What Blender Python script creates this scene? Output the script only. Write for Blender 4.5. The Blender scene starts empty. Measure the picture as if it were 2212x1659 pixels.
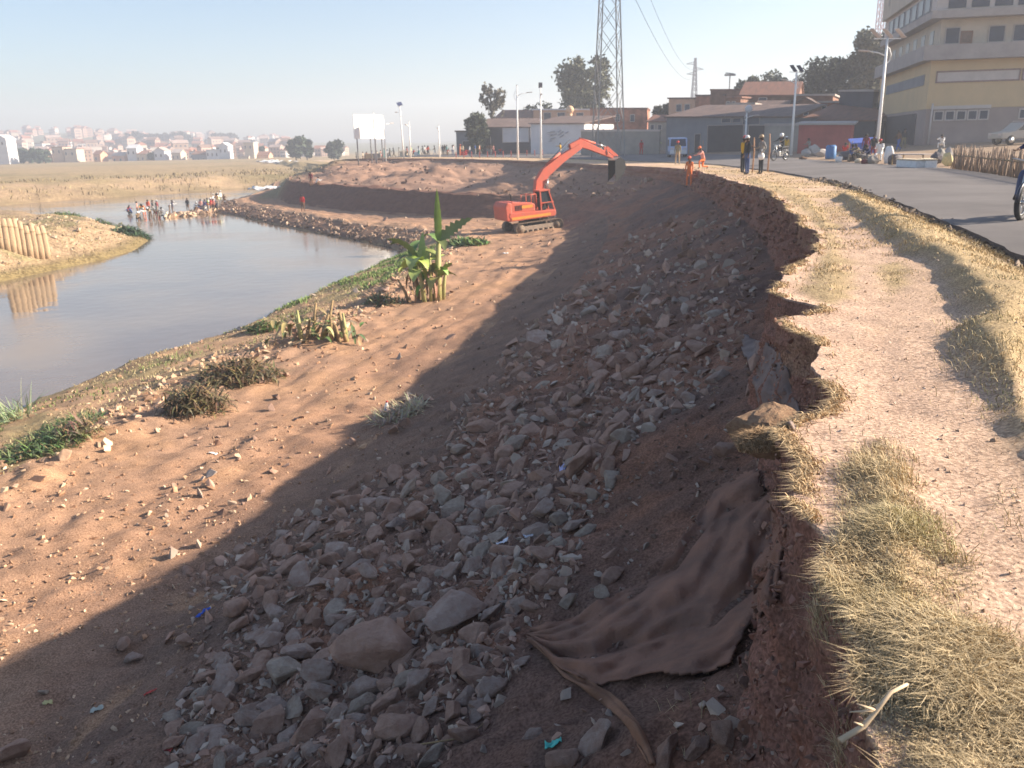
import bpy, bmesh, math, random
import numpy as np
from mathutils import Vector, Matrix
from mathutils.bvhtree import BVHTree
random.seed(7); rng = np.random.default_rng(7)
SC = bpy.context.scene; COL = SC.collection
# ------------------------------------------------------------------ camera
EYE = 1.6; FPX = 1817.0; PITCH = math.radians(16.03); ROLL = math.radians(1.2)
_r0 = np.array([1., 0, 0]); _u0 = np.array([0, math.sin(PITCH), math.cos(PITCH)])
CF = np.array([0, math.cos(PITCH), -math.sin(PITCH)])
CR = math.cos(ROLL)*_r0 - math.sin(ROLL)*_u0; CU = math.sin(ROLL)*_r0 + math.cos(ROLL)*_u0
cam = bpy.data.objects.new('camera', bpy.data.cameras.new('camera')); COL.objects.link(cam)
cam.matrix_world = Matrix(((CR[0], CU[0], -CF[0], 0), (CR[1], CU[1], -CF[1], 0), (CR[2], CU[2], -CF[2], EYE), (0, 0, 0, 1)))
cam.data.sensor_width = 36; cam.data.lens = 36*FPX/2212; cam.data.clip_end = 6000; cam.data.clip_start = 0.05
cam.data.dof.use_dof = True; cam.data.dof.focus_distance = 4.5; cam.data.dof.aperture_fstop = 5.0
SC.camera = cam
# ------------------------------------------------------------------ sky, sun, exposure
SUN_AZ = math.radians(7); SUN_EL = math.radians(24.6)
w = bpy.data.worlds.new('World'); SC.world = w; w.use_nodes = True
nt = w.node_tree; sky = nt.nodes.new('ShaderNodeTexSky'); sky.sky_type = 'NISHITA'; sky.sun_disc = False
sky.sun_elevation = SUN_EL; sky.sun_rotation = math.pi/2 - SUN_AZ; sky.dust_density = 1.3; sky.air_density = 1.0; sky.ozone_density = 3.0
nt.links.new(sky.outputs[0], nt.nodes['Background'].inputs[0]); nt.nodes['Background'].inputs[1].default_value = 0.067
sl = bpy.data.lights.new('sun', 'SUN'); sl.energy = 4.7; sl.angle = math.radians(0.5); sl.color = (1, .86, .69)
so = bpy.data.objects.new('sun', sl); COL.objects.link(so)
SD = Vector((math.cos(SUN_AZ)*math.cos(SUN_EL), math.sin(SUN_AZ)*math.cos(SUN_EL), math.sin(SUN_EL)))
so.rotation_euler = SD.to_track_quat('Z', 'Y').to_euler(); so.location = (40, 10, 40)
vs = SC.view_settings; vs.view_transform = 'Standard'; vs.look = 'None'; vs.exposure = 1.6; vs.gamma = 1
SC.cycles.volume_bounces = 0
# ------------------------------------------------------------------ pixel <-> world helpers (plan positions)
def ray(u, v):
    d = CF*FPX + CR*(u-1106) - CU*(v-829.5); return d/np.linalg.norm(d)
def P(u, v, z=0.0):
    d = ray(u, v); t = (z-EYE)/d[2]; return Vector((d[0]*t, d[1]*t, z))
def PD(u, v, y):
    d = ray(u, v); t = y/d[1]; return Vector((d[0]*t, y, EYE + d[2]*t))
def polyP(pts, z=0.0): return np.array([P(u, v, z)[:2] for u, v in pts])
# ------------------------------------------------------------------ noise
_G = rng.random((256, 256))
def vnoise(x, y, seed=0):
    x = np.asarray(x)+seed*17.3; y = np.asarray(y)+seed*9.7
    xi = np.floor(x).astype(int); yi = np.floor(y).astype(int); fx = x-xi; fy = y-yi
    fx = fx*fx*(3-2*fx); fy = fy*fy*(3-2*fy)
    g = lambda a, b: _G[(a) % 256, (b) % 256]
    return (g(xi, yi)*(1-fx)+g(xi+1, yi)*fx)*(1-fy)+(g(xi, yi+1)*(1-fx)+g(xi+1, yi+1)*fx)*fy
def fbm(x, y, sc=1.0, oc=4, seed=0):
    s = 0; a = .5; n = 0
    for i in range(oc):
        s = s+a*(vnoise(x*sc, y*sc, seed+i*3)-.5)*2; n += a; a *= .5; sc *= 2.03
    return s/n
def sstep(a, b, x):
    t = np.clip((x-a)/(b-a), 0, 1); return t*t*(3-2*t)
def sdist(poly, x, y):
    """signed distance to a polygon, positive inside"""
    x = np.asarray(x, float); y = np.asarray(y, float)
    d = np.full(x.shape, 1e9); ins = np.zeros(x.shape, bool); n = len(poly)
    for i in range(n):
        ax, ay = poly[i]; bx, by = poly[(i+1) % n]
        ex, ey = bx-ax, by-ay
        t = np.clip(((x-ax)*ex+(y-ay)*ey)/(ex*ex+ey*ey+1e-12), 0, 1)
        d = np.minimum(d, np.hypot(x-ax-t*ex, y-ay-t*ey))
        c = ((ay > y) != (by > y)) & (x < (bx-ax)*(y-ay)/((by-ay)+1e-12)+ax); ins ^= c
    return np.where(ins, d, -d)
# ------------------------------------------------------------------ materials
MATS = {}
def mat(name, col, rough=.85, var=.25, scale=6., bump=.0, bscale=30., metal=0., col2=None, spec=.3, attr=None, stretch=None, trans=0, obj=True):
    if name in MATS: return MATS[name]
    m = bpy.data.materials.new(name); m.use_nodes = True; n = m.node_tree; L = n.links
    b = n.nodes['Principled BSDF']; b.inputs['Roughness'].default_value = rough; b.inputs['Metallic'].default_value = metal
    b.inputs['Specular IOR Level'].default_value = spec
    tc = n.nodes.new('ShaderNodeTexCoord'); src = tc.outputs['Object'] if obj else n.nodes.new('ShaderNodeNewGeometry').outputs['Position']
    if stretch:
        mp = n.nodes.new('ShaderNodeMapping'); mp.inputs['Scale'].default_value = stretch; L.new(src, mp.inputs[0]); src = mp.outputs[0]
    nz = n.nodes.new('ShaderNodeTexNoise'); nz.inputs['Scale'].default_value = scale; nz.inputs['Detail'].default_value = 8; nz.inputs['Roughness'].default_value = .65
    L.new(src, nz.inputs['Vector'])
    rp = n.nodes.new('ShaderNodeValToRGB'); e = rp.color_ramp.elements; e[0].position = .3; e[1].position = .72
    if col2 is None and attr is None:
        e[0].color = tuple(c*(1-var) for c in col)+(1,); e[1].color = tuple(min(1, c*(1+var)) for c in col)+(1,)
    elif attr is None: e[0].color = tuple(col)+(1,); e[1].color = tuple(col2)+(1,)
    else: e[0].color = (1-var,)*3+(1,); e[1].color = (1+var,)*3+(1,)
    L.new(nz.outputs['Fac'], rp.inputs[0]); out = rp.outputs[0]
    if attr:
        at = n.nodes.new('ShaderNodeAttribute'); at.attribute_name = attr
        mx = n.nodes.new('ShaderNodeMix'); mx.data_type = 'RGBA'; mx.blend_type = 'MULTIPLY'; mx.inputs[0].default_value = 1
        L.new(at.outputs['Color'], mx.inputs[6]); L.new(out, mx.inputs[7]); out = mx.outputs[2]
        if not obj:   # a second, finer speckle
            n2 = n.nodes.new('ShaderNodeTexNoise'); n2.inputs['Scale'].default_value = bscale*1.3; n2.inputs['Detail'].default_value = 6; L.new(src, n2.inputs['Vector'])
            r2 = n.nodes.new('ShaderNodeValToRGB'); r2.color_ramp.elements[0].position = .36; r2.color_ramp.elements[1].position = .66
            r2.color_ramp.elements[0].color = (.58, .55, .53, 1); r2.color_ramp.elements[1].color = (1.2, 1.2, 1.2, 1); L.new(n2.outputs['Fac'], r2.inputs[0])
            m2 = n.nodes.new('ShaderNodeMix'); m2.data_type = 'RGBA'; m2.blend_type = 'MULTIPLY'; m2.inputs[0].default_value = 1
            L.new(out, m2.inputs[6]); L.new(r2.outputs[0], m2.inputs[7]); out = m2.outputs[2]
    L.new(out, b.inputs['Base Color'])
    if bump:
        n3 = n.nodes.new('ShaderNodeTexNoise'); n3.inputs['Scale'].default_value = bscale; n3.inputs['Detail'].default_value = 8; n3.inputs['Roughness'].default_value = .7
        L.new(src, n3.inputs['Vector']); bp = n.nodes.new('ShaderNodeBump'); bp.inputs['Strength'].default_value = 1; bp.inputs['Distance'].default_value = bump
        L.new(n3.outputs['Fac'], bp.inputs['Height']); L.new(bp.outputs[0], b.inputs['Normal'])
    if trans: b.inputs['Transmission Weight'].default_value = trans
    m.cycles.emission_sampling = 'NONE' if hasattr(m, 'cycles') else 'NONE'
    MATS[name] = m; return m
def brickmat(name, c1, c2, mortar, scale=1., bw=.45, bh=.16):
    if name in MATS: return MATS[name]
    m = bpy.data.materials.new(name); m.use_nodes = True; n = m.node_tree; L = n.links; b = n.nodes['Principled BSDF']; b.inputs['Roughness'].default_value = .9
    tc = n.nodes.new('ShaderNodeTexCoord'); sp = n.nodes.new('ShaderNodeSeparateXYZ'); L.new(tc.outputs['Object'], sp.inputs[0])
    ad = n.nodes.new('ShaderNodeMath'); L.new(sp.outputs[0], ad.inputs[0]); L.new(sp.outputs[1], ad.inputs[1])
    cb = n.nodes.new('ShaderNodeCombineXYZ'); L.new(ad.outputs[0], cb.inputs[0]); L.new(sp.outputs[2], cb.inputs[1])
    br = n.nodes.new('ShaderNodeTexBrick'); br.inputs['Color1'].default_value = c1+(1,); br.inputs['Color2'].default_value = c2+(1,); br.inputs['Mortar'].default_value = mortar+(1,)
    br.inputs['Scale'].default_value = scale; br.inputs['Brick Width'].default_value = bw; br.inputs['Row Height'].default_value = bh; br.inputs['Mortar Size'].default_value = .015
    L.new(cb.outputs[0], br.inputs['Vector'])
    nz = n.nodes.new('ShaderNodeTexNoise'); nz.inputs['Scale'].default_value = .9; nz.inputs['Detail'].default_value = 7; L.new(tc.outputs['Object'], nz.inputs['Vector'])
    rp = n.nodes.new('ShaderNodeValToRGB'); rp.color_ramp.elements[0].position = .35; rp.color_ramp.elements[0].color = (.6, .58, .56, 1); rp.color_ramp.elements[1].position = .65; rp.color_ramp.elements[1].color = (1.1, 1.1, 1.1, 1)
    L.new(nz.outputs['Fac'], rp.inputs[0]); mx = n.nodes.new('ShaderNodeMix'); mx.data_type = 'RGBA'; mx.blend_type = 'MULTIPLY'; mx.inputs[0].default_value = 1
    L.new(br.outputs[0], mx.inputs[6]); L.new(rp.outputs[0], mx.inputs[7]); L.new(mx.outputs[2], b.inputs['Base Color'])
    MATS[name] = m; return m
# ------------------------------------------------------------------ object helpers
def tag(o, label=None, cat=None, group=None, kind=None):
    if label: o['label'] = label
    if cat: o['category'] = cat
    if group: o['group'] = group
    if kind: o['kind'] = kind
    return o
def thing(name, label, cat, loc=(0, 0, 0), rz=0., group=None):
    o = bpy.data.objects.new(name, None); COL.objects.link(o); o.location = loc; o.rotation_euler = (0, 0, rz); o.empty_display_size = .2
    return tag(o, label, cat, group)
def kids(o): return [c for c in COL.objects if c.parent == o]
KID = {}
def copy_tree(o, parent=None):
    c = o.copy(); COL.objects.link(c); c.parent = parent
    KID[c.name] = []
    for ch in KID.get(o.name, []): KID[c.name].append(copy_tree(ch, c))
    return c
class MB:
    def __init__(s): s.v = []; s.f = []; s.m = []; s.sm = []; s.cur = 0; s.smooth = False
    def add(s, vs, fs):
        k = len(s.v); s.v += [tuple(a) for a in vs]
        for f in fs: s.f.append([i+k for i in f]); s.m.append(s.cur); s.sm.append(s.smooth)
        return s
    def box(s, c, d, R=None, taper=1.0):
        x, y, z = d[0]/2, d[1]/2, d[2]/2; t = taper
        vs = [Vector(a) for a in ((-x, -y, -z), (x, -y, -z), (x, y, -z), (-x, y, -z), (-x*t, -y*t, z), (x*t, -y*t, z), (x*t, y*t, z), (-x*t, y*t, z))]
        if R is not None: vs = [R @ a for a in vs]
        c = Vector(c); return s.add([a+c for a in vs], [(0, 3, 2, 1), (4, 5, 6, 7), (0, 1, 5, 4), (1, 2, 6, 5), (2, 3, 7, 6), (3, 0, 4, 7)])
    def bar(s, p, q, w, h=None, up=(0, 0, 1)):
        p, q = Vector(p), Vector(q); h = h or w; d = (q-p); l = d.length
        if l < 1e-6: return s
        d /= l; U = Vector(up)
        if abs(d.dot(U)) > .98: U = Vector((1, 0, 0))
        X = d.cross(U).normalized(); Z = X.cross(d)
        vs = [e+X*a*w/2+Z*b*h/2 for e in (p, q) for a, b in ((-1, -1), (1, -1), (1, 1), (-1, 1))]
        return s.add(vs, [(0, 1, 2, 3), (7, 6, 5, 4), (0, 4, 5, 1), (1, 5, 6, 2), (2, 6, 7, 3), (3, 7, 4, 0)])
    def tube(s, pts, rad, n=8, cap=True):
        pts = [Vector(p) for p in pts]; rad = rad if hasattr(rad, '__len__') else [rad]*len(pts); vs = []; fs = []
        ref = Vector((.13, .21, 1)).normalized()
        for i, p in enumerate(pts):
            d = (pts[min(i+1, len(pts)-1)]-pts[max(i-1, 0)]).normalized()
            if abs(d.dot(ref)) > .97: ref = Vector((1, .1, 0)).normalized()
            X = d.cross(ref).normalized(); Y = d.cross(X)
            for k in range(n): a = 2*math.pi*k/n; vs.append(p+(X*math.cos(a)+Y*math.sin(a))*rad[i])
        for i in range(len(pts)-1):
            for k in range(n): fs.append((i*n+k, i*n+(k+1) % n, (i+1)*n+(k+1) % n, (i+1)*n+k))
        if cap: fs.append(tuple(range(n))[::-1]); fs.append(tuple((len(pts)-1)*n+k for k in range(n)))
        o = s.smooth; s.smooth = True; s.add(vs, fs); s.smooth = o; return s
    def prism(s, poly, z0, z1):
        """footprint polygon (counter-clockwise) extruded; z0/z1 numbers or per-vertex lists"""
        n = len(poly); a = z0 if hasattr(z0, '__len__') else [z0]*n; b = z1 if hasattr(z1, '__len__') else [z1]*n
        vs = [(p[0], p[1], a[i]) for i, p in enumerate(poly)]+[(p[0], p[1], b[i]) for i, p in enumerate(poly)]
        return s.add(vs, [tuple(range(n))[::-1], tuple(range(n, 2*n))]+[(i, (i+1) % n, n+(i+1) % n, n+i) for i in range(n)])
    def extrude(s, prof, y0, y1, bev=0):
        """profile in x,z extruded along y"""
        n = len(prof); vs = [(p[0], y0, p[1]) for p in prof]+[(p[0], y1, p[1]) for p in prof]
        return s.add(vs, [tuple(range(n)), tuple(range(n, 2*n))[::-1]]+[(i+n, (i+1) % n+n, (i+1) % n, i) for i in range(n)])
    def ball(s, c, r, n=10, sq=(1, 1, 1)):
        vs = []; fs = []; m = n//2+1
        for i in range(m+1):
            t = math.pi*i/m
            for k in range(n): a = 2*math.pi*k/n; vs.append((c[0]+r*sq[0]*math.sin(t)*math.cos(a), c[1]+r*sq[1]*math.sin(t)*math.sin(a), c[2]+r*sq[2]*math.cos(t)))
        for i in range(m):
            for k in range(n): fs.append((i*n+k, (i+1)*n+k, (i+1)*n+(k+1) % n, i*n+(k+1) % n))
        o = s.smooth; s.smooth = True; s.add(vs, fs); s.smooth = o; return s
    def build(s, name, m, parent=None, bevel=0, loc=None):
        me = bpy.data.meshes.new(name); me.from_pydata(s.v, [], s.f)
        for a in (m if isinstance(m, (list, tuple)) else [m]): me.materials.append(a)
        me.polygons.foreach_set('material_index', s.m); me.polygons.foreach_set('use_smooth', s.sm)
        if bevel:
            bm = bmesh.new(); bm.from_mesh(me); bmesh.ops.remove_doubles(bm, verts=bm.verts, dist=1e-5)
            es = [e for e in bm.edges if len(e.link_faces) == 2 and e.calc_face_angle(0) > .5]
            bmesh.ops.bevel(bm, geom=es, offset=bevel, segments=2, affect='EDGES', profile=.6, clamp_overlap=True); bm.to_mesh(me); bm.free()
        me.update(); o = bpy.data.objects.new(name, me); COL.objects.link(o); o.parent = parent
        if parent is not None: KID.setdefault(parent.name, []).append(o)
        if loc is not None: o.location = loc
        return o
def mesh_np(name, V, F, m, col=None, smooth=True, parent=None):
    me = bpy.data.meshes.new(name); V = np.asarray(V, np.float32); F = np.asarray(F, np.int32); k = F.shape[1]
    me.vertices.add(len(V)); me.vertices.foreach_set('co', V.ravel()); me.loops.add(F.size); me.loops.foreach_set('vertex_index', F.ravel())
    me.polygons.add(len(F)); me.polygons.foreach_set('loop_start', np.arange(0, F.size, k, dtype=np.int32)); me.polygons.foreach_set('loop_total', np.full(len(F), k, np.int32))
    me.polygons.foreach_set('use_smooth', np.full(len(F), smooth)); me.update(); me.validate()
    if col is not None:
        a = me.color_attributes.new('col', 'FLOAT_COLOR', 'POINT'); c = np.ones((len(V), 4), np.float32); c[:, :3] = col; a.data.foreach_set('color', c.ravel())
    for q in (m if isinstance(m, (list, tuple)) else [m]): me.materials.append(q)
    o = bpy.data.objects.new(name, me); COL.objects.link(o); o.parent = parent
    if parent is not None: KID.setdefault(parent.name, []).append(o)
    return o
def gridfaces(n, m):
    i, j = np.meshgrid(np.arange(n-1), np.arange(m-1), indexing='ij'); a = (i*m+j).ravel()
    return np.stack([a, a+1, a+m+1, a+m], 1)
def cv(pts): return np.array(pts, float)

# ================================================================== TERRAIN: the near bank, lofted between surveyed lines
# every line: (station, x, y, z)
B = cv([(-8, -1.8, -8, 0), (-2, -.8, -2, 0), (.3, -.2, .3, 0), (.9, .45, .9, 0), (1.8, .92, 1.8, 0), (2.4, 1.1, 2.4, 0), (2.7, 1.12, 2.7, 0), (3.2, 1.3, 3.2, 0), (3.5, 1.27, 3.5, 0), (3.8, 1.42, 3.8, 0), (4.1, 1.46, 4.1, 0), (4.45, 1.5, 4.45, 0), (4.75, 1.86, 4.75, 0), (5.15, 2.12, 5.15, 0), (5.5, 2.17, 5.5, 0), (5.9, 2.2, 5.9, 0), (6.25, 2.42, 6.25, 0), (6.7, 2.52, 6.7, 0), (7.2, 2.46, 7.2, 0), (7.6, 2.55, 7.6, 0), (7.85, 3.02, 7.85, 0), (8.15, 3.08, 8.15, 0), (8.5, 2.85, 8.5, 0), (9, 2.87, 9, 0), (10, 3.25, 10, 0), (11.2, 3.95, 11.2, 0), (12.5, 4.6, 12.5, 0), (14.5, 5.25, 14.5, 0), (16, 5.55, 16, 0), (18, 6.15, 18, 0), (22.9, 7.25, 22.9, 0), (28.5, 8.35, 28.5, 0), (33.5, 8.9, 33.5, -.05), (42, 10.1, 42, -.15), (50, 11.1, 50, -.25), (56.5, 12, 56.5, -.35), (60, 12.1, 60, -.38), (66, 11, 66.5, -.4), (72, 8.6, 72.5, -.4), (80, 5.6, 84, -.4), (88, 2.2, 97, -.4), (96, -4.5, 114, -.4), (104, -12.5, 129, -.4), (112, -21, 139, -.4), (118, -26.5, 144, -.5), (124, -30.5, 151, -.9), (132, -34.5, 166, -1.6), (145, -42, 196, -2.4), (170, -75, 300, -3)])
D = cv([(-8, -8.3, -8, -4.7), (2, -6.4, 2, -4.6), (8, -4.9, 8, -4.5), (13, -4.0, 13, -4.5), (18.7, -3.0, 18.7, -4.5), (26, -1.4, 26, -4.4), (34, .8, 34, -4.2), (42, 2.7, 42, -4.0), (50, 3.8, 50, -3.9), (60, 4.2, 59, -4.2), (66, 3.0, 66, -4.3), (72, .5, 71, -4.4), (80, -3.6, 74.5, -4.7), (88, -8.8, 80, -4.9), (96, -15.9, 87.3, -4.9), (104, -21, 95, -4.9), (112, -26.4, 102.5, -4.9), (118, -30.6, 114.3, -4.9), (124, -34.6, 129, -4.9), (132, -38, 148, -4.8), (145, -47, 185, -4.6), (170, -85, 295, -4.5)])
Ee = cv([(-8, -15, -8, -4.9), (2, -13.5, 2, -4.9), (16.7, -10.9, 16.7, -4.85), (20.8, -10.1, 20.8, -4.8), (24.5, -9.4, 24.5, -4.8), (28, -8.0, 28, -4.8), (34.5, -6.0, 34.5, -4.7), (44, -5.2, 44, -4.6), (50, -4.6, 50, -4.7), (60, -4.2, 57, -4.8), (66, -4.8, 63, -4.8), (72, -6.8, 67, -5), (80, -10, 71.5, -5.1), (88, -15, 78, -5.1), (96, -20.2, 86.5, -5.1), (104, -26.2, 96.5, -5.1), (112, -33, 107.5, -5.2), (118, -37.5, 117, -5.3), (124, -39, 131, -5.3), (132, -41.2, 150, -5.3), (145, -50, 187, -5.2), (170, -90, 299, -5.2)])
Wl = cv([(-8, -21, -8, -6), (2, -19, 2, -6), (12, -17.2, 12, -6), (23.8, -15.2, 23.8, -6), (29.3, -14.1, 29.3, -6), (34.3, -11.9, 34.3, -6), (37, -11.3, 37, -6), (44, -10.3, 44, -6), (52, -8.9, 52, -6), (60, -7.6, 58.4, -6), (66, -7.9, 62, -6), (72, -9.3, 66, -6), (80, -12.2, 69.8, -6), (88, -16.6, 76.2, -6), (96, -22.3, 85, -6), (104, -28.7, 95, -6), (112, -36, 106, -6), (118, -40.4, 117, -6), (124, -41.5, 133, -6), (132, -43.2, 152, -6), (145, -52, 190, -6), (170, -95, 305, -6)])
A = cv([(-8, 4.2, -8, 0), (0, 4.6, 0, 0), (4, 5.2, 4, 0), (8, 5.95, 8, 0), (11, 6.7, 11, 0), (14.3, 7.7, 14.3, 0), (20.5, 9.3, 20.5, 0), (30.3, 11.6, 30.3, 0), (45, 13.7, 45, -.1), (56, 15.2, 56, -.3), (60, 15.5, 61, -.3), (66, 15.6, 69, -.35), (72, 14, 78, -.4), (80, 11, 90, -.4), (88, 7, 103, -.4), (96, 1, 119, -.4), (104, -7, 134, -.4), (112, -16, 145, -.4), (118, -21, 151, -.5), (124, -25, 158, -.8), (132, -29, 172, -1.4), (145, -35, 200, -2), (170, -60, 305, -3)])
A2 = cv([(-8, 10, -8, 0), (0, 11.2, 0, 0), (10, 13.2, 10, 0), (20, 15.7, 20, 0), (31.9, 18.7, 31.9, 0), (42.2, 20.8, 42.2, 0), (50, 21.9, 50, -.1), (59, 23, 60, -.2), (66, 24.5, 76, -.2), (72, 25, 92, -.2), (80, 22, 106, -.2), (88, 16, 120, -.3), (96, 8, 134, -.3), (104, -1, 147, -.3), (112, -10, 157, -.3), (118, -15, 163, -.4), (124, -18, 172, -.6), (132, -22, 184, -1), (145, -25, 208, -1.8), (170, -40, 310, -2.6)])
G = cv([(-8, 30, -14, .6), (10, 30, 8, .6), (32, 32, 32, .6), (42, 36, 44, .75), (50, 42, 56, .8), (60, 50, 80, .9), (70, 52, 110, .8), (80, 44, 135, .6), (88, 33, 150, .3), (96, 20, 165, .1), (112, 0, 190, -.2), (124, -8, 200, -.6), (145, -8, 225, -1.6), (170, -20, 320, -2.4)])
Fq = cv([(-8, 260, -60, 1), (10, 280, 0, 1), (32, 300, 60, 1), (60, 320, 200, 1), (80, 300, 420, 1), (100, 150, 620, -1), (124, 60, 700, -2), (170, 0, 900, -3)])
T = np.concatenate([np.arange(-8, 1.2, .4), np.arange(1.2, 9, .04), np.arange(9, 20, .08), np.arange(20, 60, .25), np.arange(60, 120, .5), np.arange(120, 171, 1.7)]); NT = len(T)
def ev(c, sm=0.0):
    o = np.stack([np.interp(T, c[:, 0], c[:, k]) for k in (1, 2, 3)], 1)
    if sm:
        u = np.linspace(T[0]-10, T[-1]+10, 3000); k = max(1, int(sm/(u[1]-u[0]))); ker = np.hanning(2*k+3); ker /= ker.sum()
        for j in range(3):
            y = np.interp(u, c[:, 0], c[:, j+1])
            lo = (c[1, j+1]-c[0, j+1])/(c[1, 0]-c[0, 0]); hi = (c[-1, j+1]-c[-2, j+1])/(c[-1, 0]-c[-2, 0])
            y = np.where(u < c[0, 0], c[0, j+1]+lo*(u-c[0, 0]), y); y = np.where(u > c[-1, 0], c[-1, j+1]+hi*(u-c[-1, 0]), y)
            o[:, j] = np.interp(T, u, np.convolve(np.pad(y, k+1, mode='edge'), ker, mode='valid'))
    return o
eB, eBs = ev(B, .12), ev(B, 1.2); eD, eE, eW, eA, eA2, eG, eF = ev(D, 3), ev(Ee, 3), ev(Wl, 2.5), ev(A, 3), ev(A2, 3), ev(G, 5), ev(Fq, 8)
dirn = eD-eBs; dirn[:, 2] = 0; dirn /= np.linalg.norm(dirn, axis=1)[:, None]          # outward (towards the river)
rag = (.10+.09*sstep(3.6, 4.6, T)*sstep(14, 9, T))*fbm(T*0+3, T, 2.3, 4, 5)+.22*fbm(T*0+8, T, .55, 3, 9)*sstep(8, 16, T)
eB = eB + dirn*rag[:, None]
ch = np.interp(T, [-8, 2, 4, 4.6, 5.5, 7, 9, 14, 30, 50, 60, 72, 90, 118, 132, 170], [1.5, 1.5, 1.4, 1.55, 1.6, 1.35, 1.2, 1.3, 1.15, 1.0, .95, .7, .6, .5, .3, .2])
eC = eBs*.55+eB*.45 + dirn*np.interp(T, [-8, 10, 30, 72, 100], [.16, .22, .35, .5, .7])[:, None]; eC[:, 2] = eB[:, 2]-ch
mf = np.interp(T, [-8, 60, 74, 84, 118, 132, 170], [.5, .5, .35, .12, .12, .3, .5])
eM = eD+(eC-eD)*mf[:, None]; eM[:, 2] = np.interp(T, [-8, 10, 26, 60, 74, 84, 96, 112, 120, 132], [-3.1, -3.05, -2.95, -2.6, -2.8, -2.9, -2.7, -2.7, -2.8, -3.9])*1.0
eM[:, 2] = np.where(T > 132, (eD[:, 2]+eC[:, 2])/2, eM[:, 2])
eU = eW+(eW-eE)*1.5; eU[:, 2] = -8.5
LN = [eU, eW, eE, eD, eM, eC, eB, eA, eA2, eG, eF]; SUBD = [4, 36, 60, 64, 70, 46, 84, 16, 8, 8]
amp = [.1, .12, .11, .085, .17, .10, .015, .0, .0, .1, .5]
cols = []; kk = []
for i, nsub in enumerate(SUBD):
    for q in range(nsub):
        f = q/nsub; f = f**1.6 if i == 6 else f
        p = LN[i]*(1-f)+LN[i+1]*f
        if i == 5: p[:, 2] = LN[i][:, 2]*(1-f)+LN[i+1][:, 2]*f; p[:, :2] += dirn[:, :2]*(.10*math.sin(f*math.pi)*-1)
        if i == 1: p[:, 2] = LN[i][:, 2]+(LN[i+1][:, 2]-LN[i][:, 2])*(f**.6)
        cols.append(p); kk.append(i+f)
cols.append(LN[-1]); kk.append(10.)
Gd = np.stack(cols, 1); kk = np.array(kk); NK = len(kk); KK = np.broadcast_to(kk, (NT, NK)); TT = np.broadcast_to(T[:, None], (NT, NK))
X, Y, Z = Gd[..., 0].copy(), Gd[..., 1].copy(), Gd[..., 2].copy()
am = np.interp(kk, np.arange(11), amp)[None, :]; farf = sstep(55, 85, TT)
Z += am*(fbm(X, Y, .55, 3, 1)*1.1+fbm(X, Y, 2.2, 4, 2)*.8+.5*fbm(X, Y, 7, 4, 31))
# rutted machine tracks along the bench
bn = ((KK > 2.2) & (KK < 3.3))*sstep(0, 1, 1-np.abs(KK-2.75)/.6)
Z += bn*.022*np.sin((KK-2)*38+2*fbm(X, Y, .3, 2, 44))*(1-farf)
# lumpy debris line near the bench edge
dl = np.exp(-((KK-2.12)/.2)**2); Z += dl*(.10+.35*np.maximum(0, fbm(X, Y, .8, 3, 12)))*sstep(170, 60, TT)
# far embankment: tipped heaps
fm = farf*((KK > 4.0) & (KK < 5.2))*np.sin(np.clip((KK-4)/1.1, 0, 1)*math.pi)
Z += fm*(1.1*fbm(X, Y, .13, 3, 21)+.55*fbm(X, Y, .5, 3, 22)+.2)
# vertical furrows in the scarp
sc_ = ((KK > 4.85) & (KK < 6.02))*np.sin(np.clip((KK-4.85)/1.15, 0, 1)*math.pi)
fur = .15*fbm(TT, Z*.3, 1.6, 3, 41)+.10*np.abs(fbm(TT, Z, 3.2, 3, 42))+.05*fbm(TT, Z*1.3, 9, 3, 46)+.02*fbm(TT, Z, 24, 2, 47)
gs = np.interp(TT, [-8, 20, 60, 170], [1, 1.4, 2.2, 2.5])
fur = fur+.09*np.maximum(0, fbm(TT, Z, 1.9, 2, 49)+.1)*np.sign(np.sin(Z*5+TT)); X += sc_*fur*dirn[:, 0][:, None]*gs; Y += sc_*fur*dirn[:, 1][:, None]*gs
# verge relief
grassR = polyP([(2300, 1240), (2212, 1010), (2120, 900), (2060, 820), (2010, 760), (2035, 700), (2040, 640), (2010, 590), (1930, 540), (1860, 480), (1800, 430), (1840, 400), (1930, 440), (2090, 500), (2300, 620)])
grassM = polyP([(1840, 1900), (1835, 1480), (1780, 1240), (1800, 1120), (1830, 1020), (1850, 940), (1950, 935), (1985, 1010), (2040, 1150), (2085, 1300), (2150, 1480), (2280, 1700), (2300, 1900)])
grassL = polyP([(1700, 620), (1750, 545), (1760, 500), (1740, 460), (1690, 425), (1600, 385), (1640, 380), (1760, 420), (1810, 480), (1850, 560), (1850, 640), (1790, 655)])
grassP = polyP([(1895, 570), (1960, 560), (1975, 610), (1930, 655), (1895, 640)])
dR, dM, dLf, dPp = (sdist(g, X, Y) for g in (grassR, grassM, grassL, grassP))
top = sstep(5.98, 6.1, KK)*sstep(8.0, 6.9, KK)
nzv = fbm(X, Y, 1.4, 3, 51)*.25
Z += top*(.18*sstep(0, .38, dR+nzv*.6)*sstep(6.96, 6.6, KK)+.06*sstep(0, .3, dM+nzv*.3)+.03*sstep(0, .4, dLf))
Z += top*(.012*fbm(X, Y, 5, 3, 3)-.03*sstep(.1, -.5, dM)*sstep(.1, -.5, dR))
Z -= .09*np.exp(-((KK-6.97)/.035)**2)*sstep(26, 14, TT)
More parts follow.
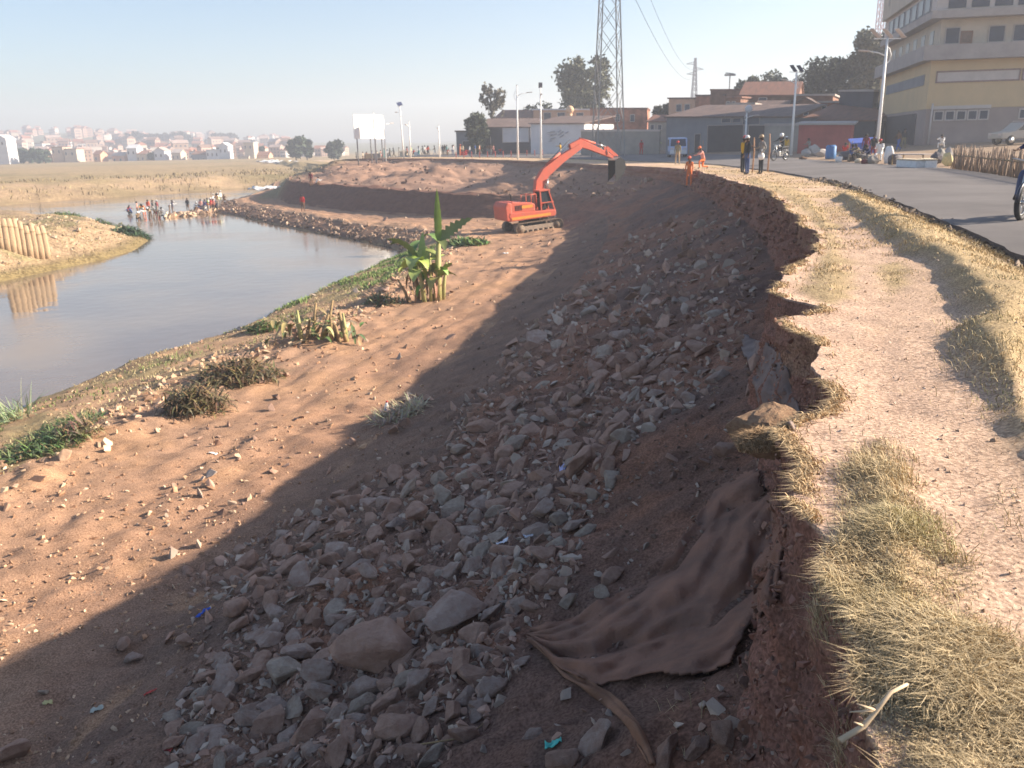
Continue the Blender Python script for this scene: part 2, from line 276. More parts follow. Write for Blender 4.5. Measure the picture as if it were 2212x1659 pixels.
# colours
soil = np.array([.34, .19, .115]); orange = np.array([.40, .215, .115]); red = np.array([.29, .15, .11]); dark = np.array([.15, .095, .075]); tan = np.array([.44, .295, .195]); dry = np.array([.52, .38, .21]); grey = np.array([.21, .165, .135]); green = np.array([.12, .15, .05])
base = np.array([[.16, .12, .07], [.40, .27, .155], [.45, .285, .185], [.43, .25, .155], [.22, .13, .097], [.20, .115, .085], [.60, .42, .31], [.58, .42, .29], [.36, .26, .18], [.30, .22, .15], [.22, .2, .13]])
C3 = np.stack([np.interp(kk, np.arange(11), base[:, c]) for c in range(3)], 1)[None].repeat(NT, 0).copy()
def mixc(C, m, c): C += (np.asarray(c)-C)*np.clip(m, 0, 1)[..., None]
mixc(C3, (KK > 3.0)*(KK < 5)*sstep(-.2, .35, fbm(X, Y, .5, 3, 61))*.75*(1-farf), [.32, .155, .095])
mixc(C3, sstep(2.72, 3.05, KK+.12*fbm(X, Y, .6, 3, 71))*(KK < 3.6)*(1-farf)*.85, [.23, .145, .105]); mixc(C3, sstep(2.95, 3.25, KK)*(KK < 5)*sstep(0, .4, fbm(X, Y, 1.3, 3, 62))*.5*(1-farf), [.15, .10, .08])  # damp toe soil, darkened from the shadow line so the colour deepens the shade
mixc(C3, ((KK > 5.0) & (KK < 6.0))*1., red*(1+.0*KK[..., None])); mixc(C3, ((KK > 4.9) & (KK < 6.0))*sstep(0, .5, fbm(TT, Z, 2.5, 3, 63))*.6, [.22, .12, .09])
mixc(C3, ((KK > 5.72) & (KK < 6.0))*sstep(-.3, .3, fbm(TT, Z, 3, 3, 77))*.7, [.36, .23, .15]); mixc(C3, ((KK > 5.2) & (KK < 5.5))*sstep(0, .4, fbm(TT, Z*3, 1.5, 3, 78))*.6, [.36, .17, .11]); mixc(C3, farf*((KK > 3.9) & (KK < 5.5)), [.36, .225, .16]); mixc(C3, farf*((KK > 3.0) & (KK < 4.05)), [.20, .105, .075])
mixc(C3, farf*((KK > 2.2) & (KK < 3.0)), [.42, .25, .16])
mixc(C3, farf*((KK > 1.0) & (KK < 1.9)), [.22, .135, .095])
mixc(C3, ((KK > 2) & (KK < 3.1))*sstep(.0, .5, fbm(X, Y, .35, 4, 64))*.7, [.38, .24, .16])
mixc(C3, ((KK > 2) & (KK < 3.1))*sstep(.1, .5, fbm(X, Y, .8, 3, 65))*.5, [.52, .31, .175])
mixc(C3, (1-farf)*((KK > 1.05) & (KK < 2.1))*sstep(.05, .35, fbm(X, Y, .5, 4, 66))*.6, [.24, .22, .11])
mixc(C3, sstep(114, 122, TT)*((KK > 2.5) & (KK < 6.5)), [.30, .23, .12])
isg = top*np.maximum.reduce([sstep(-.05, .25, d+nzv) for d in (dR, dM, dLf, dPp)])
mixc(C3, isg*.85, [.42, .32, .17]); mixc(C3, top*(TT > 16)*sstep(-.4, .3, fbm(X, Y, .4, 3, 67))*.7, dry)
mixc(C3, top*sstep(.2, .6, fbm(X, Y, 3, 3, 68))*.3, [.48, .34, .23])
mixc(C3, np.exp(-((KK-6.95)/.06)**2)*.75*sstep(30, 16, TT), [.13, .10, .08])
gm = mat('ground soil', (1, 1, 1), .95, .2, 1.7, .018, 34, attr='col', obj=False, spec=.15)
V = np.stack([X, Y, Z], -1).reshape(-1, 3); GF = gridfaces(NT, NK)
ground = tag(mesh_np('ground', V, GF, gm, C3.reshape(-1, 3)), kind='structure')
bvh = BVHTree.FromPolygons([tuple(v) for v in V.tolist()], GF.tolist())
def gz(x, y, top_=30.):
    h = bvh.ray_cast(Vector((x, y, top_)), Vector((0, 0, -1)))[0]; return h.z if h else -6.15
def hit(u, v):
    h = bvh.ray_cast(Vector((0, 0, EYE)), Vector(ray(u, v)))
    return h[0] if h[0] else P(u, v, -5)
def dn(p, off=0): return Vector((p[0], p[1], gz(p[0], p[1])+off))

# ------------------------------------------------------------------ road, river, plains
road = MB(); ra, rb = [], []
tr = np.concatenate([np.arange(-8, 40, .25), np.arange(40, 125, 1.)])
pa = np.stack([np.interp(tr, T, eA[:, k]) for k in (0, 1, 2)], 1); pb = np.stack([np.interp(tr, T, eA2[:, k]) for k in (0, 1, 2)], 1)
jag = .10*fbm(tr, tr*0, 1.1, 3, 71)+.03
NR = 14; rv = []
for j in range(NR+1):
    f = j/NR; p = pa*(1-f)+pb*f; p = p.copy(); p[:, 2] += .035+.05*math.sin(f*math.pi)
    if j == 0: p[:, 0] += jag
    rv.append(p)
skirt = rv[0].copy(); skirt[:, 2] -= .2; skirt[:, 0] += .02; rv = [skirt]+rv; sk2 = rv[-1].copy(); sk2[:, 2] -= .2; rv.append(sk2)
RV = np.stack(rv, 1).reshape(-1, 3)
asph = mat('asphalt', (.135, .122, .118), .85, .3, .3, .006, 90, obj=False, spec=.3)
tag(mesh_np('road', RV, gridfaces(len(tr), NR+3), asph, smooth=False), kind='structure')

wm = bpy.data.materials.new('river water'); wm.use_nodes = True; n_ = wm.node_tree; b_ = n_.nodes['Principled BSDF']
b_.inputs['Base Color'].default_value = (.17, .125, .095, 1); b_.inputs['Roughness'].default_value = .08; b_.inputs['Specular IOR Level'].default_value = .9; b_.inputs['IOR'].default_value = 1.4
g_ = n_.nodes.new('ShaderNodeNewGeometry'); q_ = n_.nodes.new('ShaderNodeTexNoise'); q_.inputs['Scale'].default_value = 1.2; q_.inputs['Detail'].default_value = 3; n_.links.new(g_.outputs['Position'], q_.inputs['Vector'])
p_ = n_.nodes.new('ShaderNodeBump'); p_.inputs['Distance'].default_value = .012; n_.links.new(q_.outputs['Fac'], p_.inputs['Height']); n_.links.new(p_.outputs[0], b_.inputs['Normal'])
q2 = n_.nodes.new('ShaderNodeTexNoise'); q2.inputs['Scale'].default_value = .09; q2.inputs['Detail'].default_value = 6; n_.links.new(g_.outputs['Position'], q2.inputs['Vector'])
mr = n_.nodes.new('ShaderNodeMapRange'); mr.inputs[1].default_value = .42; mr.inputs[2].default_value = .66; mr.inputs[3].default_value = .05; mr.inputs[4].default_value = .22; n_.links.new(q2.outputs['Fac'], mr.inputs[0]); n_.links.new(mr.outputs[0], b_.inputs['Roughness'])
rp_ = n_.nodes.new('ShaderNodeValToRGB'); rp_.color_ramp.elements[0].position = .4; rp_.color_ramp.elements[0].color = (.15, .11, .08, 1); rp_.color_ramp.elements[1].position = .65; rp_.color_ramp.elements[1].color = (.25, .19, .13, 1); n_.links.new(q2.outputs['Fac'], rp_.inputs[0]); n_.links.new(rp_.outputs[0], b_.inputs['Base Color'])
wb = MB(); wb.add([(-700, -60, -6), (20, -60, -6), (20, 420, -6), (-700, 420, -6)], [(0, 1, 2, 3)]); tag(wb.build('river', wm), kind='structure')

FW = np.array([(-400, 40), (-200, 78), (-130, 98), (-100, 112), (-76.5, 128), (-72, 141), (-65.5, 148), (-59, 158), (-51, 165), (-44, 170), (-36, 172), (20, 176), (2500, 200), (2500, 4000), (-2500, 4000), (-2500, 40)], float)
ax = np.concatenate([np.linspace(-1400, -160, 60), np.linspace(-150, -30, 130), np.linspace(-25, 1200, 50)]); ay = np.concatenate([np.linspace(42, 90, 12), np.linspace(92, 260, 170), np.linspace(265, 700, 60), np.linspace(720, 2600, 60)])
gx, gy = np.meshgrid(ax, ay, indexing='ij'); dd = sdist(FW, gx, gy)
def plainz(gx, gy, dd):
    n1 = fbm(gx, gy, .06, 4, 81)
    z = np.where(dd < 0, -6+dd*.3, -6+2.3*sstep(0, 11, dd+n1*5)+.25*sstep(8, 60, dd))
    z = np.maximum(z, -9)
    z += sstep(1, 6, dd)*(.30*fbm(gx, gy, .25, 4, 82)+.5*fbm(gx, gy, .05, 2, 83))*sstep(400, 200, gy)
    ang = gx/np.maximum(gy, 1)
    hill = np.interp(ang, [-.75, -.62, -.54, -.49, -.44, -.38, -.3, -.22, -.1, .2], [16, 18, 31, 30, 22, 20, 16, 10, 7, 7])
    z += hill*sstep(520, 1250, gy)
    return z
pz = plainz(gx, gy, dd)
pc = np.zeros(gx.shape+(3,)); pc[:] = [.46, .33, .20]
mixc(pc, sstep(-.1, .5, fbm(gx, gy, .05, 4, 84)), [.27, .22, .11]); mixc(pc, sstep(0, .5, fbm(gx, gy*2.5, .12, 4, 85))*.7, [.44, .31, .20]); mixc(pc, sstep(7, 1, dd)*.5, [.24, .18, .10])
mixc(pc, sstep(12, 30, dd)*sstep(.2, .3, vnoise(gx*.01, gy*.035, 5))*.5, [.30, .24, .13]); mixc(pc, sstep(500, 700, gy), [.20, .20, .13])
tag(mesh_np('far_plain', np.stack([gx, gy, pz], -1).reshape(-1, 3), gridfaces(len(ax), len(ay)), mat('plain soil', (1, 1, 1), .95, .22, .5, .12, 4, attr='col', obj=False, spec=.1), pc.reshape(-1, 3)), kind='structure')
def plz(x, y):
    a = np.array([float(x)]); b = np.array([float(y)]); return float(plainz(a, b, sdist(FW, a, b))[0])

IS = np.array([(-31.2, 51.5), (-30.4, 55.8), (-29.4, 61.6), (-29.6, 67), (-31.2, 73.5), (-33.5, 79), (-37.5, 84.4), (-43, 90), (-62, 107), (-90, 118), (-130, 80), (-90, 40), (-50, 44), (-38, 46)], float)
ix, iy = np.meshgrid(np.linspace(-95, -26, 230), np.linspace(38, 118, 260), indexing='ij'); di = sdist(IS, ix, iy)
iz = np.where(di < 0, -6+di*.5, -6+.35*sstep(0, .8, di)+1.35*sstep(.8, 6, di+fbm(ix, iy, .3, 3, 91)*1.2)+.35*sstep(0, 3, di)*fbm(ix, iy, .45, 4, 92))
iz = np.maximum(iz, -8)
ic = np.zeros(ix.shape+(3,)); ic[:] = [.47, .335, .21]; mixc(ic, sstep(-.1, .4, fbm(ix, iy, .6, 4, 93))*.8, [.30, .22, .14]); mixc(ic, sstep(2.2, .3, di), [.25, .19, .09]); mixc(ic, sstep(.15, .5, fbm(ix, iy, .3, 3, 94))*.6, [.20, .2, .09])
tag(mesh_np('river_island', np.stack([ix, iy, iz], -1).reshape(-1, 3), gridfaces(230, 260), mat('plain soil', (1, 1, 1)), ic.reshape(-1, 3)), kind='structure')
bvhI = BVHTree.FromPolygons(np.stack([ix, iy, iz], -1).reshape(-1, 3).tolist(), gridfaces(230, 260).tolist())
def iz_(x, y):
    h = bvhI.ray_cast(Vector((x, y, 10)), Vector((0, 0, -1)))[0]; return h.z if h else -6
#PART2
# ================================================================== small shared pieces
def hull(r=1., n=16, sq=(1, .8, .6), seed=0, rough=.0, sub=0):
    rr = random.Random(seed); bm = bmesh.new()
    for i in range(n):
        v = Vector((rr.gauss(0, 1), rr.gauss(0, 1), rr.gauss(0, 1))).normalized()*rr.uniform(.82, 1.08)
        bm.verts.new((v.x*sq[0]*r, v.y*sq[1]*r, v.z*sq[2]*r))
    bmesh.ops.convex_hull(bm, input=bm.verts); bmesh.ops.delete(bm, geom=[v for v in bm.verts if not v.link_faces], context='VERTS')
    bmesh.ops.dissolve_limit(bm, angle_limit=.22, verts=bm.verts, edges=bm.edges)
    bmesh.ops.bevel(bm, geom=list(bm.edges), offset=.055*r, segments=1, affect='EDGES', profile=.5, clamp_overlap=True)
    if sub:
        bmesh.ops.triangulate(bm, faces=bm.faces); bmesh.ops.subdivide_edges(bm, edges=bm.edges, cuts=sub, use_grid_fill=True)
        co = np.array([v.co for v in bm.verts]); k = fbm(co[:, 0]*3/r+co[:, 2], co[:, 1]*3/r-co[:, 2], 1, 4, seed)*rough*r
        for v, d in zip(bm.verts, k): v.co += v.co.normalized()*d
    return bm
def hull_mesh(name, m, **k):
    bm = hull(**k); bmesh.ops.triangulate(bm, faces=bm.faces); me = bpy.data.meshes.new(name); bm.to_mesh(me); bm.free(); me.materials.append(m); return me
def merged(name, metas, m, cols=None, parent=None, smooth=False):
    """many small pieces (verts, tris) as ONE mesh; metas = list of (V, F, colour)"""
    Vs, Fs, Cs = [], [], []; k = 0
    for V_, F_, c in metas: Vs.append(V_); Fs.append(F_+k); Cs.append(np.broadcast_to(c, (len(V_), 3))); k += len(V_)
    return mesh_np(name, np.concatenate(Vs), np.concatenate(Fs), m, np.concatenate(Cs), smooth, parent)
def arr(me):
    V_ = np.zeros(len(me.vertices)*3, np.float32); me.vertices.foreach_get('co', V_); F_ = np.zeros(len(me.polygons)*3, np.int32); me.loops.foreach_get('vertex_index', F_); return V_.reshape(-1, 3), F_.reshape(-1, 3)
def rotz(a): c, s = math.cos(a), math.sin(a); return np.array([[c, -s, 0], [s, c, 0], [0, 0, 1]])
def rrot():
    q = rng.normal(size=4); q /= np.linalg.norm(q); w_, x, y, z = q
    return np.array([[1-2*(y*y+z*z), 2*(x*y-z*w_), 2*(x*z+y*w_)], [2*(x*y+z*w_), 1-2*(x*x+z*z), 2*(y*z-x*w_)], [2*(x*z-y*w_), 2*(y*z+x*w_), 1-2*(x*x+y*y)]])
M_grey = mat('grey stone', (.47, .375, .315), .95, .2, 2.2, .04, 9, col2=(.31, .195, .15)); M_brown = mat('brown stone', (.47, .315, .24), .95, .2, 2.2, .04, 9, col2=(.29, .165, .115)); M_pale = mat('pale stone', (.47, .39, .31), .95, .2, 2.2, .04, 9, col2=(.3, .215, .17))
M_attr = mat('loose matter', (1, 1, 1), .92, .22, 7, .01, 30, attr='col', spec=.15)
# ------------------------------------------------------------------ rubble on the shaded slope
ROCKM = {}
for mi, (mn, mm) in enumerate((('grey', M_grey), ('brown', M_brown), ('pale', M_pale))):
    for q in range(6):
        ROCKM[mn, q] = hull_mesh('rock', mm, n=random.choice((13, 16, 20, 24)), sq=(1, random.uniform(.65, .9), random.uniform(.5, .72)), seed=mi*10+q, sub=2, rough=.08)
def slope_n(x, y, e=.12): return Vector((gz(x-e, y)-gz(x+e, y), gz(x, y-e)-gz(x, y+e), 2*e)).normalized()
band = [(380, 1700), (430, 1480), (560, 1330), (450, 1240), (620, 1130), (800, 1040), (990, 960), (1010, 880), (1100, 770), (1180, 690), (1260, 610), (1330, 540), (1440, 470), (1560, 470), (1620, 560), (1590, 690), (1500, 860), (1330, 970), (1240, 1120), (1180, 1250), (1070, 1380), (1040, 1480), (960, 1560), (880, 1700)]
bpoly = np.array([hit(u, min(v, 1656))[:2] for u, v in band])
core = [(600, 1640), (560, 1500), (640, 1290), (760, 1200), (900, 1180), (1000, 1240), (1050, 1330), (1020, 1440), (900, 1600)]
placed = []   # x, y, r
def free(x, y, r, k=.58):
    for (a, b, c) in placed:
        if (a-x)**2+(b-y)**2 < ((c+r)*k)**2: return False
    return True
rock_no = [0]
def put_rock(me, x, y, r, label, group, sink=.25, rot=None, sc=(1, 1, 1), off=0):
    o = bpy.data.objects.new('rock', me); COL.objects.link(o); z = gz(x, y)
    o.location = (x, y, z+r*(.6-sink)+off); o.scale = (r*sc[0], r*sc[1], r*sc[2])
    nrm = slope_n(x, y); o.rotation_mode = 'QUATERNION'; q = nrm.to_track_quat('Z', 'Y')
    from mathutils import Euler
    o.rotation_quaternion = q @ (Euler(rot) if rot else Euler((random.uniform(-.5, .5), random.uniform(-.5, .5), random.uniform(0, 6.28)))).to_quaternion()
    placed.append((x, y, r)); rock_no[0] += 1
    return tag(o, label, 'rock', group)
big_b = hull_mesh('rock', M_brown, n=15, sq=(1, .66, .58), seed=104, sub=4, rough=.06); big_g = hull_mesh('rock', M_grey, n=22, sq=(1, .55, .4), seed=111, sub=4, rough=.04)
round_b = hull_mesh('rock', M_brown, n=34, sq=(1, .8, .75), seed=121, sub=3, rough=.04)
hero = [(big_b, 800, 1440, .50, 'largest brown boulder, with a blunt front face, in the middle of the near rubble', (0, .1, .75), (1, .95, 1)),
        (big_g, 985, 1350, .36, 'flat slate-grey slab leaning on the largest brown boulder', (.25, 0, .5), (1, 1.1, .8)),
        (ROCKM['grey', 1], 905, 1490, .20, 'dark grey block wedged against the right side of the largest boulder', None, (1, 1, 1)),
        (ROCKM['brown', 2], 1025, 1390, .2, 'brown square-edged rock just below the slate-grey slab', None, (1, 1, 1)),
        (ROCKM['pale', 1], 612, 1475, .30, 'pale tan tilted slab left of the largest boulder', (.3, .4, .3), (1, .9, .6)),
        (ROCKM['grey', 2], 690, 1505, .17, 'blue-grey pointed rock between the pale slab and the largest boulder', None, (1, .7, .8)),
        (round_b, 510, 1325, .23, 'smooth rounded brown boulder on the left edge of the rubble, below the blue scrap', None, (1, 1, .85)),
        (ROCKM['brown', 3], 400, 1395, .20, 'lone oval brown rock on bare dark soil left of the rubble', (0, 0, .9), (1, .6, .7)),
        (round_b, 268, 1398, .13, 'small rounded tan rock alone on the dark soil above a grey one', None, (1, .9, .8)),
        (ROCKM['grey', 3], 288, 1428, .13, 'small grey wedge-shaped rock touching a tan one on the dark soil', None, (1, 1, .8)),
        (ROCKM['grey', 4], 650, 1255, .26, 'light grey angular boulder at the top of the near rubble pile', (.2, .3, .4), (1, 1, .8)),
        (ROCKM['grey', 5], 690, 1275, .22, 'light grey lump directly beside the angular grey boulder', None, (1, 1, .7)),
        (ROCKM['brown', 1], 835, 1490, .12, 'small reddish rock in the gap under the slate-grey slab', None, (1, 1, 1)),
        (ROCKM['brown', 4], 900, 1120, .27, 'broad brown-grey boulder upslope in the middle of the rubble band', (0, .2, .6), (1, .9, .7)),
        (ROCKM['brown', 5], 1250, 1015, .30, 'rounded brown boulder at the right edge of the middle rubble', None, (1, 1, .8)),
        (ROCKM['brown', 0], 1040, 930, .34, 'big orange-brown clay boulder at the left head of the middle rubble', None, (1, 1, .8)),
        (ROCKM['pale', 3], 1110, 975, .3, 'tan leaning boulder beside the big clay boulder', None, (1, .8, .8)),
        (ROCKM['grey', 0], 1160, 740, .36, 'pale grey boulder at the upper left tip of the far rubble', None, (1, 1, .8)),
        (ROCKM['brown', 1], 30, 1640, .26, 'brown boulder cut by the bottom left corner', None, (1, 1, .8)),
        (ROCKM['grey', 1], 420, 1625, .16, 'blue-grey rock at the foot of the near rubble by the bottom edge', None, (1, 1, .8)),
        (ROCKM['grey', 5], 930, 1540, .11, 'small round blue-grey stone on bare soil right of the largest boulder', None, (1, 1, .9)),
        (ROCKM['pale', 0], 95, 1500, .08, 'small whitish chip alone on dark soil at the left', None, (1, .8, .5)),
        (ROCKM['brown', 2], 1560, 1600, .10, 'small brown stone at the foot of the cloth near the scarp', None, (1, 1, .8)),
        (ROCKM['pale', 2], 1225, 1310, .12, 'pale stone pinning the cloth near its left tip', None, (1, .7, .7)),
        (ROCKM['pale', 4], 1300, 1290, .13, 'flat pale stone half wrapped in the upper edge of the cloth', None, (1, .7, .5))]
for me, u, v, r, lab, rot, sc in hero:
    p = hit(u, v); put_rock(me, p.x, p.y, r, lab, 'rubble rocks on the shaded slope', .2, rot, sc)
GL = {'grey': ('grey angular rock loose in the rubble on the shaded slope', 'rubble rocks on the shaded slope, grey'), 'brown': ('brown earthy rock loose in the rubble on the shaded slope', 'rubble rocks on the shaded slope, brown'), 'pale': ('pale tan rock loose in the rubble on the shaded slope', 'rubble rocks on the shaded slope, pale')}
cpoly = np.array([hit(a, b)[:2] for a, b in ((1128, 1360), (1230, 1330), (1340, 1250), (1480, 1150), (1530, 1040), (1650, 1000), (1700, 1120), (1680, 1320), (1590, 1450), (1470, 1510), (1420, 1650), (1360, 1650), (1300, 1500))])
def incloth(x, y): return float(sdist(cpoly, np.array([x]), np.array([y]))[0]) > 0
cand = []
for i in range(16000):
    u = random.uniform(360, 1640); v = 460+(1700-460)*random.random()**.75
    if v > 1658: continue
    p = hit(u, v)
    d = float(sdist(bpoly, np.array([p.x]), np.array([p.y]))[0])
    if (d < -.15*(1+p.y*.05) and random.random() > .05) or incloth(p.x, p.y): continue
    cand.append((p.x, p.y, d))
# biggest first, nearest first
cl = []
for x, y, d in cand:
    k = random.random(); r = (.05+.17*k**3.0)*(1.0+.035*max(0, y-6)); cl.append((r*(np.interp(y, [3, 6.5], [1.42, 1.0]) if d > .25 else .8), x, y, d))
cl.sort(key=lambda t: -t[0]/(t[2]+2))
small = []; cnt = 0
for r, x, y, d in cl:
    if not free(x, y, r, .60): continue
    kind = random.choices(('grey', 'brown', 'pale'), (3, 5.5, 1.5))[0] if y < 9 else random.choices(('grey', 'brown', 'pale'), (1.5, 7, 1.3))[0]
    if cnt < 265:
        put_rock(ROCKM[kind, random.randrange(6)], x, y, r, GL[kind][0], GL[kind][1], random.uniform(.3, .8), None, (1, random.uniform(.6, 1.1), random.uniform(.55, 1.05))); cnt += 1
    elif len(small) < 3800: placed.append((x, y, r)); small.append((x, y, r, kind))
RC = {'grey': (.36, .29, .24), 'brown': (.34, .22, .165), 'pale': (.44, .35, .28)}
LOW = []
for q in range(8):
    me = hull_mesh('pebble', M_attr, n=9, sq=(1, .8, .6), seed=300+q); LOW.append(arr(me)); bpy.data.meshes.remove(me)
def scatter(name, pts, label=None):
    ms = []
    for x, y, z, r, c in pts:
        V_, F_ = LOW[rng.integers(8)]; V_ = (V_*r*np.array([1, rng.uniform(.7, 1), rng.uniform(.5, .9)]))@rrot().T + np.array([x, y, z+r*.15]); ms.append((V_, F_, np.array(c)*rng.uniform(.75, 1.25)))
    return tag(merged(name, ms, M_attr), kind='stuff')
# second layer of mid rubble
for i in range(5200):
    u = random.uniform(380, 1640); v = 480+1180*random.random()
    p = hit(u, min(v, 1655)); d = float(sdist(bpoly, np.array([p.x]), np.array([p.y]))[0])
    if d < -.3 or incloth(p.x, p.y): continue
    small.append((p.x, p.y, random.uniform(.015, .06)*(1+.06*p.y), random.choice(('grey', 'brown', 'brown', 'pale'))))
scatter('rubble', [(x, y, gz(x, y), r, RC[k]) for x, y, r, k in small])
# soil crumbs and pebbles everywhere else on the slope and the bench
pts = []
for i in range(12000):
    u = random.uniform(-20, 1700); v = 470+1190*random.random()**.9; p = hit(u, v)
    if p.z > -1.2 or p.z < -5.7 or not bvh.ray_cast(Vector((0, 0, EYE)), Vector(ray(u, v)))[0]: continue
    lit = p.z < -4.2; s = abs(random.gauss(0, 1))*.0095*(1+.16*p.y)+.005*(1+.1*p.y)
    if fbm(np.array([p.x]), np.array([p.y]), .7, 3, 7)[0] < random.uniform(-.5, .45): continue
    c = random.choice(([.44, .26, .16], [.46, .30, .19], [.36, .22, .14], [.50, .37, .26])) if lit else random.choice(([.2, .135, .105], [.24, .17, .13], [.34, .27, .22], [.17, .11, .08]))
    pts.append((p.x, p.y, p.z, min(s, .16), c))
for i in range(1500):   # clods along the debris line at the outer edge of the bench
    t = random.uniform(14, 60); x = np.interp(t, T, eE[:, 0])+random.gauss(.6, .8); y = t+random.uniform(-.3, .3); r = abs(random.gauss(0, .09))+.03
    pts.append((x, y, gz(x, y), r, random.choice(([.5, .33, .22], [.58, .43, .29], [.38, .24, .16]))))
for i in range(520):    # riprap along the spit
    t = random.uniform(66, 120); f = random.random()**1.3; k = 1 if True else 0
    x = np.interp(t, T, eW[:, 0])*(1-f)+np.interp(t, T, eE[:, 0])*f; y = np.interp(t, T, eW[:, 1])*(1-f)+np.interp(t, T, eE[:, 1])*f
    pts.append((x, y, max(gz(x, y), -6), random.uniform(.1, .38), random.choice(([.26, .18, .13], [.18, .12, .09], [.36, .26, .19]))))
for i in range(350):   # tipped spoil on the far embankment
    t = random.uniform(62, 120); f = random.random()
    a = np.array([np.interp(t, T, eM[:, k]) for k in (0, 1)]); b = np.array([np.interp(t, T, eC[:, k]) for k in (0, 1)]); q = a*(1-f)+b*f
    pts.append((q[0], q[1], gz(*q), random.uniform(.1, .4), random.choice(([.28, .19, .14], [.2, .13, .1], [.33, .24, .18]))))
for i in range(5200):   # crumbs stuck in and under the scarp face
    t = 1.3*(60/1.3)**rng.random(); f = rng.random()**.8*1.12-.12; i_ = int(np.searchsorted(T, t)); a, b = eC[i_], eB[i_]; q = a*(1-max(f, 0))+b*max(f, 0); q = q+dirn[i_]*(max(0, -f)*3+rng.normal(0, .03))
    pts.append((q[0], q[1], q[2] if f > 0 else gz(q[0], q[1]), abs(rng.normal(0, .009))*(1+.16*t)+.004, random.choice(([.30, .16, .12], [.36, .21, .15], [.2, .12, .09]))))
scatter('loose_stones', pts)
# ------------------------------------------------------------------ dry grass (real blades)
def blades(name, xs, ys, zs, h, wd, cols, lean, bend=1.0, azm=None):
    n = len(xs); az = rng.uniform(0, 2*math.pi, n) if azm is None else azm; bz = rng.uniform(0, 2*math.pi, n)
    dx, dy = np.cos(az), np.sin(az); lx = lean*rng.uniform(.3, 1.2, n)*h
    px, py = np.cos(bz)*wd/2, np.sin(bz)*wd/2; b = np.stack([xs, ys, zs-.01], 1); P_ = np.stack([px, py, 0*px], 1)
    m_ = b+np.stack([dx*lx*.35, dy*lx*.35, h*.55], 1); t_ = b+np.stack([dx*lx*bend, dy*lx*bend, h*(1-.35*lean*bend)], 1)
    V_ = np.stack([b-P_, b+P_, m_+P_*.75, m_-P_*.75, t_], 1).reshape(-1, 3); o = np.arange(n)[:, None]*5
    F_ = np.concatenate([o+np.array([[0, 1, 2]]), o+np.array([[0, 2, 3]]), o+np.array([[3, 2, 4]])])
    return mesh_np(name, V_, F_, mat('dry blades', (1, 1, 1), .8, .12, 3, attr='col', spec=.1), np.repeat(cols, 5, 0), False)
def zs_of(xs, ys): return np.array([gz(a, b) for a, b in zip(xs.tolist(), ys.tolist())])
def verge_grass(n, poly, name, hh, thr, seed, greenish=.25, ymax=40, clump=1.1):
    bb = poly.min(0), np.minimum(poly.max(0), [30, ymax]); ys = 1/(rng.uniform(1/(bb[1][1]+1), 1/(max(bb[0][1], 1.0)+.2), n)); xs = rng.uniform(bb[0][0], bb[1][0], n)
    d = sdist(poly, xs, ys)+.28*fbm(xs, ys, 1.6, 3, seed); cl_ = fbm(xs, ys, clump*2.2, 3, seed+1); k = (rng.random(n) < np.clip(.2+d*3.2, .004, 1)) & (cl_ > thr-.45*rng.random(n)*2) & (xs < ys*.68+1.2)
    xs, ys, cl_ = xs[k], ys[k], cl_[k]; n = len(xs); h = hh*(.25+1.15*np.clip(cl_+.4, 0, 1))*rng.uniform(.35, 1.3, n)*np.interp(ys, [2, 6, 14], [1, .85, .6])
    g = np.clip(fbm(xs, ys, .9, 3, seed+2)*1.6+greenish, 0, 1)[:, None]*rng.uniform(.2, 1, (n, 1))
    c = np.array([.60, .475, .29])*(1-g)+np.array([.33, .33, .13])*g; c = c*rng.uniform(.45, 1.25, (n, 1))
    az = 3.3+rng.normal(0, 1.15, n)+1.5*fbm(xs, ys, .8, 2, seed+5)
    return tag(blades(name, xs, ys, zs_of(xs, ys), h, .0017*(1+.42*ys), c, .75+.5*rng.random(n), azm=az), kind='stuff')
verge_grass(170000, grassM, 'dry_grass', .105, -.22, 11, .12)
verge_grass(110000, grassR, 'dry_grass', .09, -.3, 12, .2)
verge_grass(24000, grassL, 'dry_grass', .09, -.2, 13, .15)
verge_grass(7000, grassP, 'dry_grass', .07, -.4, 14, .1)
farv = np.array([(3.2, 9.5), (4.9, 13.5), (5.8, 17), (7.2, 22.5), (8.6, 30), (10.2, 42), (12, 56), (12.4, 62), (15.2, 61), (13.6, 45), (11.5, 30), (9.2, 20.5), (7.6, 14), (6.6, 11), (5.9, 8.2), (5.0, 7.5)])
xs = rng.uniform(3, 15.5, 90000); ys = 1/rng.uniform(1/62, 1/7.5, 90000); k = (sdist(farv, xs, ys) > 0) & (fbm(xs, ys, .9, 3, 15) > .02) ; xs, ys = xs[k], ys[k]; n = len(xs)
tag(blades('dry_grass', xs, ys, zs_of(xs, ys), .05*rng.uniform(.3, 1.4, n)*(1+.012*ys), .0022*(1+.4*ys), np.array([.62, .47, .27])*rng.uniform(.6, 1.2, (n, 1)), .8+0*xs), kind='stuff')
# fringe hanging over the scarp edge
tt = rng.uniform(1.4, 30, 16000)**1.0; tt = 1.4*(30/1.4)**rng.random(16000); f = np.abs(rng.normal(0, .055, 16000)); xs = np.interp(tt, T, eB[:, 0])+f; ys = tt
k = fbm(xs, ys, 3.5, 3, 16) > -.12+.0*f; xs, ys = xs[k], ys[k]; n = len(xs)
tag(blades('dry_grass', xs, ys, zs_of(xs+.01, ys), .055*rng.uniform(.4, 1.5, n), .003*(1+.4*ys), np.array([.56, .41, .24])*rng.uniform(.55, 1.2, (n, 1)), 1.6+0*xs, azm=math.pi+rng.normal(0, .6, n)), kind='stuff')
